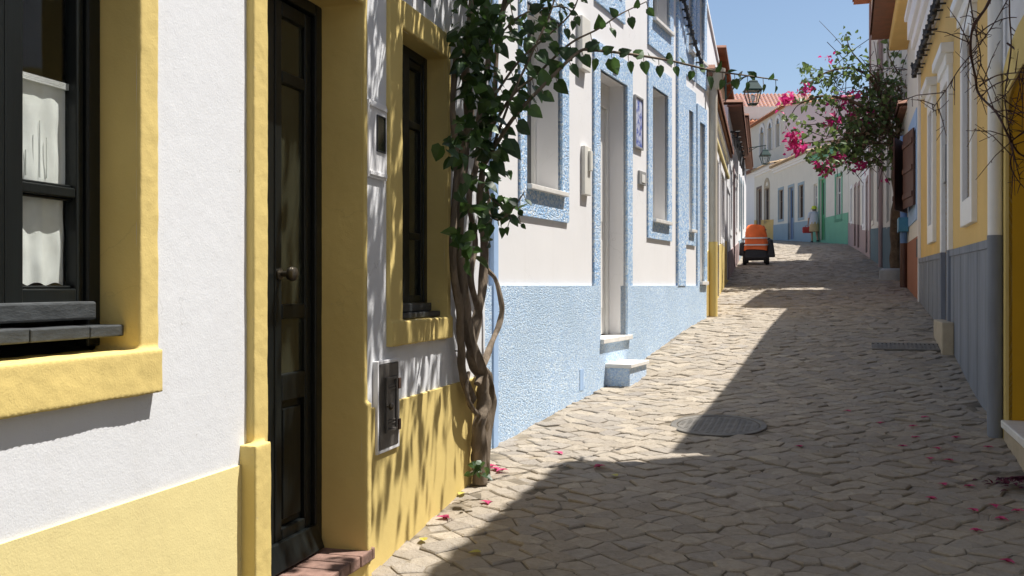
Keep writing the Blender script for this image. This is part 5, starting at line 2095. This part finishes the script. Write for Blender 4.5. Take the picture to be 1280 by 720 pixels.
# ================================================================== DRY CREEPER (right edge)
dc = random.Random(9)
DCR = 5.9
cw = thing('dry_creeper', 'leafless thorny creeper with dark red brown stems at the upper right', 'creeper', WR.p(s1e - 0.4, 0.1, WR.g(s1e - .4)))
mm_, tw2 = MB(), MB()
mains = [([(1246, -20), (1232, 10), (1217, 32), (1213, 62), (1219, 95), (1224, 118), (1245, 140), (1258, 165), (1272, 190), (1290, 205), (1300, 260)], .012),
         ([(1212, -10), (1215, 15), (1221, 45), (1226, 75), (1222, 92), (1220, 105)], .006),
         ([(1262, -15), (1262, 20), (1264, 55), (1260, 90), (1256, 120), (1258, 140), (1262, 165), (1268, 195), (1275, 225)], .007),
         ([(1262, -5), (1245, 25), (1225, 55), (1200, 85), (1184, 110), (1170, 130), (1166, 137), (1175, 136), (1186, 125)], .005),
         ([(1259, 54), (1270, 62), (1285, 72)], .009), ([(1224, 108), (1235, 100), (1252, 93), (1285, 90)], .007),
         ([(1226, 122), (1240, 108), (1260, 100), (1285, 98)], .006), ([(1220, 45), (1240, 30), (1262, 22), (1290, 24)], .006),
         ([(1245, 140), (1262, 138), (1285, 150)], .006), ([(1258, 165), (1268, 140), (1276, 105), (1282, 80)], .005),
         ([(1262, 178), (1270, 172), (1290, 160)], .006), ([(1266, 190), (1263, 205), (1270, 222), (1285, 240)], .006),
         ([(1237, 130), (1255, 120), (1270, 100), (1290, 60)], .005), ([(1200, 22), (1212, 20), (1222, 28)], .004)]
tips = []
for pts, r in mains:
    pth = smooth_path([P(x, y, DCR + 0.25 * math.sin(x * .05 + y * .03)) for x, y in pts], 8)
    mm_.tube(pth, lerp_list([r * .72, r * .42], len(pth)), 7, lump=0.3)
    tips.append(pth)
for pth in tips:
    for i in range(3, len(pth) - 1):
        if dc.random() < 0.27:
            d = Vector((dc.gauss(-.1, 1), dc.gauss(0, .4), dc.gauss(0, 1))).normalized()
            L = dc.choice((0.03, 0.04, 0.06, 0.15, 0.3))
            p = pth[i]
            e = p + d * L + Vector((0, 0, -0.1 * L))
            tw2.tube([p, p + d * L * .5 + Vector((0, 0, .02 * L)), e], [0.0032, 0.0026, 0.0015], 4)
            if L > 0.1 and dc.random() < .7:
                for kk in range(3):
                    q = p + d * L * dc.uniform(.3, .9)
                    tw2.tube([q, q + Vector((dc.gauss(0, .05), dc.gauss(0, .03), dc.gauss(0, .05)))], 0.0016, 4)
mm_.build('stem', TWIG, cw, smooth=True)
tw2.build('twigs', TWIG, cw)

# ================================================================== STREET LAMPS
def lantern(root, c, h):
    """c = bottom of lantern, h = total height"""
    k = h / 0.62
    gl_ = MB()
    b0, b1 = 0.085 * k, 0.155 * k
    z0, z1 = 0.03 * k, 0.32 * k

    def sq(r, z):
        return [c + Vector((x * r, y * r, z)) for x, y in ((-1, -1), (1, -1), (1, 1), (-1, 1))]
    gl_.add(sq(b0 - .004, z0) + sq(b1 - .004, z1), [[0, 1, 5, 4], [1, 2, 6, 5], [2, 3, 7, 6], [3, 0, 4, 7]])
    fr = MB()
    A, B = sq(b0, z0), sq(b1, z1)
    for i in range(4):
        fr.tube([A[i], B[i]], 0.011 * k, 6)
        fr.tube([A[i], A[(i+1) % 4]], 0.012 * k, 6)
        fr.tube([B[i], B[(i+1) % 4]], 0.014 * k, 6)
    fr.hexa(sq(b0 * .9, 0) + sq(b0, z0))
    fo = fr.build('frame', LAMPG, root)
    gl_.build('glass', LGLASS, fo)
    rf = MB()
    rf.hexa(sq(b1 * 1.18, z1) + sq(b1 * 1.18, z1 + 0.02 * k))
    rf.hexa(sq(b1 * 1.1, z1 + .021 * k) + sq(b1 * 0.55, z1 + 0.19 * k))
    rf.hexa(sq(b1 * .6, z1 + .19 * k) + sq(b1 * .5, z1 + .22 * k))
    rf.lathe(c + Vector((0, 0, z1 + .22 * k)), [(0.03 * k, 0), (0.02 * k, .03 * k), (0.025 * k, .05 * k), (0.006 * k, .09 * k)], 10)
    rf.build('cap', LAMPG, root)
    bl = MB()
    bl.lathe(c + Vector((0, 0, z0)), [(0.02 * k, 0), (0.02 * k, .06 * k), (0.05 * k, .12 * k), (0.045 * k, .18 * k), (0.01 * k, .21 * k)], 10)
    bl.build('bulb', BULB, root, smooth=True)
    return c + Vector((0, 0, z1 + .31 * k))


def wall_lamp(label, px, py_bot, d, h, wall_pt):
    c = P(px, py_bot, d)
    root = thing('street_lamp', label, 'street lamp', c, 'green lantern street lamps')
    top = lantern(root, c, h)
    m_ = MB()
    arm = top + Vector((0, 0, 0.06))
    wp = wall_pt.copy()
    wp.z = arm.z
    m_.tube([wp, arm + (arm - wp).normalized() * 0.03], 0.016, 8)
    m_.tube([arm, top], 0.012, 6)
    m_.tube([wp + Vector((0, 0, -.35)), wp + Vector((0, 0, .2))], 0.018, 8)
    v = (arm - wp)
    pts = []
    for i in range(15):
        t = i / 14
        pts.append(wp + v * (0.75 * t) + Vector((0, 0, -0.32 * (1 - t) ** 1.6)))
    m_.tube(pts, 0.010, 6)
    # scroll
    cc = wp + v * 0.28 + Vector((0, 0, -0.10))
    vh = v.normalized()
    m_.tube([cc + (vh * math.cos(a) + Vector((0, 0, math.sin(a)))) * (0.085 - 0.006 * i) for i, a in enumerate([j * 0.55 for j in range(13)])], 0.008, 6)
    m_.build('bracket', LAMPG, root, smooth=True)
    return root


dl = 19.9
wl = W3.p(W3.s(913), 0, 0)
wall_lamp('dark green lantern on scrolled bracket against the sky, near the vine tip', 941, 132, 19.6, 0.56, W3.p(8.45, -0.05, 0))
wall_lamp('small distant green lantern in front of the lilac building', 956.3, 206, 34.5, 0.60, W3.p(23.6, 0, 0))

# ================================================================== MOBILITY SCOOTER with orange cover
sp_ = ground_at(945, 331)
mo = thing('mobility_scooter', 'mobility scooter seen from behind, its seat covered by a bright orange cloth with silver bands', 'mobility scooter', sp_)
hd_ = Vector((math.sin(rad(14)), math.cos(rad(14)), 0))     # facing up the street
rt_ = Vector((hd_.y, -hd_.x, 0))
upv = Vector((0, 0, 1))
sl_ = (gz(sp_.x + hd_.x * .5, sp_.y + hd_.y * .5) - gz(sp_.x - hd_.x * .5, sp_.y - hd_.y * .5))
fw_ = (hd_ + upv * sl_).normalized()


def S(x, y, z):
    return sp_ + rt_ * x + fw_ * y + upv * z


def sbox(mb, x0, x1, y0, y1, z0, z1, tx=1.0, ty=1.0):
    cx, cy = (x0 + x1) / 2, (y0 + y1) / 2
    vs = [S(x, y, z0) for x, y in ((x0, y0), (x1, y0), (x1, y1), (x0, y1))]
    vs += [S(cx + (x - cx) * tx, cy + (y - cy) * ty, z1) for x, y in ((x0, y0), (x1, y0), (x1, y1), (x0, y1))]
    mb.hexa(vs)


for (x, y, r) in ((-.29, -.05, .15), (.29, -.05, .15), (-.25, .95, .14), (.25, .95, .14)):
    m_ = MB()
    m_.lathe(S(x - .05, y, r), [(r * .5, 0), (r * .9, 0.0), (r, .02), (r, .08), (r * .9, .10), (r * .5, .10)], 20, rt_)
    wo_ = m_.build('wheel', RUB, mo, smooth=True)
    m_ = MB()
    m_.lathe(S(x - .055, y, r), [(0, 0), (r * .5, 0), (r * .55, .055), (r * .5, .11), (0, .11)], 14, rt_)
    m_.build('rim', GREYB, wo_)
m_ = MB()
sbox(m_, -.30, .30, -.2, .35, .12, .44, .92, .85)
sbox(m_, -.2, .2, .35, .85, .14, .2)
sbox(m_, -.2, .2, .8, 1.1, .2, .5, .7, .6)
sbox(m_, -.26, .26, -.24, -.2, .16, .24)
m_.build('body', BLKP, mo, bevel=0.03)
m_ = MB()
m_.tube([S(0, .95, .45), S(0, .82, .85), S(0, .76, .92)], 0.03, 8)
m_.tube([S(-.27, .72, .92), S(0, .78, .95), S(.27, .72, .92)], 0.018, 8)
m_.build('tiller', BLKP, mo, smooth=True)
m_ = MB()
sbox(m_, -.25, .25, -.05, .42, .46, .55)
m_.tube([S(0, .15, .4), S(0, .15, .48)], 0.04, 10)
seat = m_.build('seat', BLKP, mo, bevel=0.03)
for x in (-.33, .33):
    m_ = MB()
    sbox(m_, x - .04, x + .04, -.05, .33, .66, .71)
    m_.tube([S(x, -.02, .68), S(x, -.02, .5), S(x * .7, 0, .48)], 0.016, 6)
    m_.build('armrest', GREYB if x < 0 else BLKP, seat, bevel=0.015)
# side bags hanging beside the seat
m_ = MB()
sbox(m_, .25, .50, -.16, .2, .20, .68, .45, .8)
sbox(m_, -.44, -.27, -.12, .16, .24, .60, .8, .85)
sbox(m_, -.36, .36, -.1, .2, .30, .46, .95, .9)
m_.build('side_bag', BLKP, mo, bevel=0.04)
# cloth cover over the backrest: a bulging tapered shell
m_ = MB()
nu, nv = 24, 14
for j in range(nv + 1):
    v = j / nv
    z = 0.40 + 0.64 * v
    hwid = (0.31 - 0.075 * v ** 1.3) * (1.0 if v < .93 else 1 - (v - .93) * 1.6)
    dep_ = 0.13 * (1 - 0.45 * v)
    for i in range(nu):
        a = 2 * math.pi * i / nu
        ca, sa = math.cos(a), math.sin(a)
        x = hwid * (abs(ca) ** .38) * (1 if ca > 0 else -1)
        y = -0.10 + dep_ * (abs(sa) ** .7) * (1 if sa > 0 else -1)
        wv = 0.012 * math.sin(a * 5 + v * 4) * (1.2 - v)
        cr_ = 0.030 * noise.noise(Vector((a * 1.6, v * 5, 2.2)))
        m_.v.append(S(x + (wv + cr_) * ca, y + (wv + cr_) * sa, z + 0.022 * math.sin(a * 3 + .6) * (1 if v < .05 or v > .9 else 0) - 0.02 * math.cos(2 * a) * (1 if v > .9 else 0)))
for j in range(nv):
    for i in range(nu):
        i2 = (i + 1) % nu
        m_.f.append([j*nu + i, j*nu + i2, (j+1)*nu + i2, (j+1)*nu + i])
        m_.t.append(None)
m_.f.append([nv * nu + i for i in range(nu)])
m_.t.append(None)
co = m_.build('cover', ORNG, mo, smooth=True, angle=80)
m_ = MB()
for zc_ in (0.52, 0.70):
    ring_ = []
    for zz in (zc_, zc_ + .035):
        v = (zz - .40) / .64
        hwid = (0.31 - 0.075 * v ** 1.3) + .014
        dep_ = 0.13 * (1 - .45 * v) + .014
        for i in range(nu):
            a = 2 * math.pi * i / nu
            ca, sa = math.cos(a), math.sin(a)
            wv = 0.012 * math.sin(a * 5 + v * 4) * (1.2 - v)
            x = hwid * (abs(ca) ** .38) * (1 if ca > 0 else -1) + wv * ca
            y = -0.10 + dep_ * (abs(sa) ** .7) * (1 if sa > 0 else -1) + wv * sa
            ring_.append(S(x, y, zz))
    m_.add(ring_, [[i, (i + 1) % nu, nu + (i + 1) % nu, nu + i] for i in range(nu)])
m_.build('reflective_band', REFL, co)

# ================================================================== PERSON walking away
pp = ground_at(1018, 303)
pf = Vector((0.10, 0.995, 0)).normalized()
pr = Vector((pf.y, -pf.x, 0))
H = 1.68


def Q(x, y, z):
    return pr * x + pf * y + Vector((0, 0, z))


sk = {'pelvis': (0, 0, .90), 'belly': (0, .02, 1.05), 'chest': (0, .03, 1.26), 'neck': (0, .05, 1.43), 'head': (0, .07, 1.54), 'crown': (0, .07, 1.63),
      'hipL': (-.09, 0, .86), 'kneeL': (-.10, .10, .49), 'ankL': (-.10, .02, .09), 'toeL': (-.11, .16, .03),
      'hipR': (.09, 0, .86), 'kneeR': (.10, .02, .47), 'ankR': (.10, -.20, .12), 'toeR': (.11, -.10, .03),
      'shL': (-.17, .03, 1.36), 'elL': (-.25, .02, 1.10), 'wrL': (-.27, .08, .87), 'haL': (-.27, .10, .79),
      'shR': (.17, .03, 1.36), 'elR': (.26, -.02, 1.10), 'wrR': (.29, .06, .88), 'haR': (.29, .09, .80)}
rad_ = {'pelvis': (.15, .11), 'belly': (.145, .11), 'chest': (.15, .11), 'neck': (.055, .055), 'head': (.08, .095), 'crown': (.06, .07), 'hipL': (.085, .09), 'kneeL': (.055, .055),
        'ankL': (.036, .036), 'toeL': (.035, .03), 'shL': (.055, .055), 'elL': (.04, .04), 'wrL': (.028, .028), 'haL': (.035, .022)}
names = list(sk)
ed = [('pelvis', 'belly'), ('belly', 'chest'), ('chest', 'neck'), ('neck', 'head'), ('head', 'crown')]
for s_ in 'LR':
    ed += [('pelvis', 'hip' + s_), ('hip' + s_, 'knee' + s_), ('knee' + s_, 'ank' + s_), ('ank' + s_, 'toe' + s_), ('chest', 'sh' + s_), ('sh' + s_, 'el' + s_), ('el' + s_, 'wr' + s_), ('wr' + s_, 'ha' + s_)]
me = bpy.data.meshes.new('person')
me.from_pydata([Q(*sk[n]) for n in names], [(names.index(a), names.index(b)) for a, b in ed], [])
me.materials.append(SKIN)
po = bpy.data.objects.new('person', me)
C.objects.link(po)
po.location = pp
WLOC[po] = pp
tag(po, 'person in lime hat, pale shirt and tan shorts walking away with a red bag', 'person')
md = po.modifiers.new('skin', 'SKIN')
for i, n in enumerate(names):
    key = n if n in rad_ else n[:-1] + 'L'
    me.skin_vertices[0].data[i].radius = rad_[key]
    me.skin_vertices[0].data[i].use_root = (n == 'pelvis')
ss_ = po.modifiers.new('sub', 'SUBSURF')
ss_.levels = ss_.render_levels = 2
md.use_smooth_shade = True


def G(x, y, z):
    return pp + Q(x, y, z)


def loft(mb, rings, sides=18):
    b = len(mb.v)
    for (x, y, z, rx, ry) in rings:
        for k in range(sides):
            a = 2 * math.pi * k / sides
            f = 1 + 0.05 * math.sin(k * 3.0 + z * 20)
            mb.v.append(G(x + rx * math.cos(a) * f, y + ry * math.sin(a) * f, z))
    for i in range(len(rings) - 1):
        for k in range(sides):
            k2 = (k + 1) % sides
            mb.f.append([b + i*sides + k, b + i*sides + k2, b + (i+1)*sides + k2, b + (i+1)*sides + k])
            mb.t.append(None)


m_ = MB()
loft(m_, [(0, 0, .84, .215, .165), (0, .01, .95, .21, .16), (0, .02, 1.08, .205, .155), (0, .03, 1.22, .205, .155), (0, .03, 1.32, .20, .14), (0, .04, 1.40, .14, .11), (0, .05, 1.44, .075, .075)])
for sd in (-1, 1):
    pth = [G(sd * .12, .03, 1.35), G(sd * .19, .03, 1.33), G(sd * .225, .025, 1.22), G(sd * .245, .02, 1.13)]
    m_.tube(pth, [.09, .085, .075, .07], 12)
m_.build('shirt', SHIRT, po, smooth=True, angle=70)
m_ = MB()
loft(m_, [(0, 0, .94, .195, .15), (0, 0, .86, .21, .165), (0, 0, .74, .225, .18), (0, .01, .60, .235, .20), (0, .01, .50, .24, .21)])
m_.build('shorts', TAN, po, smooth=True, angle=70)
m_ = MB()
m_.lathe(G(0, .07, 1.575), [(.17, -.035), (.172, -.03), (.115, 0.0), (.11, .05), (.095, .10), (.05, .125), (0, .13)], 18)
m_.build('hat', HATM, po, smooth=True)
m_ = MB()
m_.lathe(G(0, .055, 1.46), [(.07, 0), (.092, .03), (.097, .08), (.09, .12)], 14)
m_.build('hair', HAIR, po, smooth=True)
for sd, (x, y, z) in ((-1, (-.105, .07, .0)), (1, (.105, -.17, .03))):
    m_ = MB()
    c = G(x, y, z)
    m_.hexa([c + Q(a, b, h) for h, k in ((0, 1), (.07, .75)) for a, b in ((-.05 * k, -.12 * k), (.05 * k, -.12 * k), (.05 * k, .13 * k), (-.05 * k, .13 * k))])
    m_.build('shoe', SHOE, po, bevel=0.015)
# fingers rooted in each palm
for sd in (-1, 1):
    m_ = MB()
    for k in range(4):
        b0 = G(sd * .28, .07 + .018 * k, .79)
        m_.tube([b0, b0 + Q(-sd * .01, .005, -.045), b0 + Q(-sd * .035, .005, -.07)], [.009, .009, .007], 6)
    b0 = G(sd * .275, .13, .82)
    m_.tube([b0, b0 + Q(-sd * .02, .03, -.03), b0 + Q(-sd * .035, .03, -.05)], [.010, .009, .008], 6)
    m_.build('fingers', SKIN, po, smooth=True)
# red bag held in the left hand
bgp = G(-.33, .08, .42)
bg = thing('shopping_bag', 'red shopping bag held in the left hand of the walking person', 'bag', bgp)
m_ = MB()
vs = []
for (z, k, kd) in ((.02, .88, .8), (.15, 1.0, 1.0), (.30, .95, .6)):
    vs.append([bgp + Q(a * .20 * k, b * .09 * kd, z) for a, b in ((-1, -1), (1, -1), (1, 1), (-1, 1))])
m_.hexa(vs[0] + vs[1])
m_.hexa([v + Vector((0, 0, .001)) for v in vs[1]] + vs[2])
m_.build('sack', REDB, bg, bevel=0.03)
for y in (-.03, .03):
    m_ = MB()
    m_.tube(smooth_path([bgp + Q(-.08, y, .29), bgp + Q(-.03, y * .5, .37), bgp + Q(.05, y * .4, .375), bgp + Q(.09, y, .29)], 6), .009, 6)
    m_.build('strap', REDB, bg, smooth=True)

# ================================================================== FALLEN FLOWERS AND LEAVES
fr_ = random.Random(17)


def bract(c, size, rg, mat, name, label, cat, group):
    mb = MB()
    yaw = rg.uniform(0, 6.28)
    for k in range(3):
        a = yaw + k * 2.1
        d = Vector((math.cos(a), math.sin(a), 0.45 + rg.uniform(0, .3)))
        mb.leaf(c + Vector((0, 0, .004)), d, Vector((-.3 * math.cos(a), -.3 * math.sin(a), 1)), size, rg.random(), .85, .35, .5)
    o = mb.build(name, mat, loc=c)
    return tag(o, label, cat, group)


spots = {
    'magenta bract fallen on sunlit cobbles by the vine foot': [(545, 637), (609, 630), (556, 650), (699, 568), (748, 585), (620, 588), (614, 585), (627, 590)],
    'dull magenta bract fallen on shaded cobbles': [(1128, 559), (1144, 548), (1155, 523), (1163, 575), (1172, 562), (1195, 548), (1187, 577), (1141, 534),
                                                    (1180, 608), (1211, 610), (1218, 640), (1244, 635), (1272, 640), (1252, 650), (1260, 704), (1165, 625), (1100, 530), (1060, 515), (1220, 665), (1000, 560), (1235, 560), (1275, 545)],
}
for label, lst in spots.items():
    for (x, y) in lst:
        c = ground_at(x, y)
        bract(c, 0.042 if 'sun' in label else 0.034, fr_, PETAL, 'fallen_bract', label, 'fallen flower', 'magenta bracts on the sunlit cobbles' if 'sun' in label else 'magenta bracts on the shaded cobbles')
for (x, y) in ((530, 678), (541, 631), (600, 694), (522, 640), (575, 620), (770, 597)):
    c = ground_at(x, y)
    mb = MB()
    a = fr_.uniform(0, 6.28)
    mb.leaf(c + Vector((0, 0, .008)), Vector((math.cos(a), math.sin(a), .1)), Vector((0, 0, 1)), 0.055, fr_.random(), .8, .3, .1)
    tag(mb.build('fallen_leaf', YLEAF, loc=c), 'yellowed leaf fallen on the cobbles near the yellow plinth', 'fallen leaf', 'yellow leaves on the cobbles')
hp = ground_at(1276, 610)
mb = MB()
for k in range(120):
    a = fr_.uniform(0, 6.28)
    r = abs(fr_.gauss(0, .09))
    c = hp + Vector((r * math.cos(a), r * math.sin(a), max(.005, .05 - r * .25)))
    d = Vector((fr_.gauss(0, 1), fr_.gauss(0, 1), .3))
    mb.leaf(c, d, Vector((0, 0, 1)), .035, fr_.random() * .4, .9, .3, .4)
tag(mb.build('petal_heap', PETALD, loc=hp), 'small dark heap of swept magenta petals by the right wall', 'petal heap')

# ================================================================== CAMERA, SUN, SKY
cam = bpy.data.cameras.new('camera')
cam.lens = 36 * FPX / 1280
cam.sensor_width = 36
cam.shift_y = -3 / 1280
cam.clip_start, cam.clip_end = 0.05, 2000
co_ = bpy.data.objects.new('camera', cam)
C.objects.link(co_)
co_.location = (0, 0, EYE)
co_.rotation_euler = (rad(90), 0, 0)
bpy.context.scene.camera = co_

EL, AZ = rad(66), rad(14)      # azimuth from +X towards +Y
sd = Vector((math.cos(EL) * math.cos(AZ), math.cos(EL) * math.sin(AZ), math.sin(EL)))
sun = bpy.data.lights.new('sun', 'SUN')
sun.energy = 5.0
sun.angle = rad(0.5)
sun.color = (1.0, 0.965, 0.91)
so_ = bpy.data.objects.new('sun', sun)
C.objects.link(so_)
so_.rotation_euler = (-sd).to_track_quat('-Z', 'Y').to_euler()
so_.location = (8, 0, 20)
wd = bpy.data.worlds.new('World')
bpy.context.scene.world = wd
wd.use_nodes = True
nt = wd.node_tree
sky = nt.nodes.new('ShaderNodeTexSky')
sky.sky_type = 'NISHITA'
sky.sun_disc = False
sky.sun_elevation = EL
sky.sun_rotation = math.pi / 2 - AZ
sky.air_density = 1.0
sky.dust_density = 0.9
sky.ozone_density = 1.3
bg_ = nt.nodes['Background']
bg_.inputs['Strength'].default_value = 0.085
nt.links.new(sky.outputs[0], bg_.inputs['Color'])

sc_ = bpy.context.scene
sc_.view_settings.view_transform = 'Standard'
sc_.view_settings.look = 'None'
sc_.view_settings.exposure = 0.68
sc_.view_settings.gamma = 1.0
sc_.cycles.max_bounces = 8
sc_.cycles.use_denoising = True
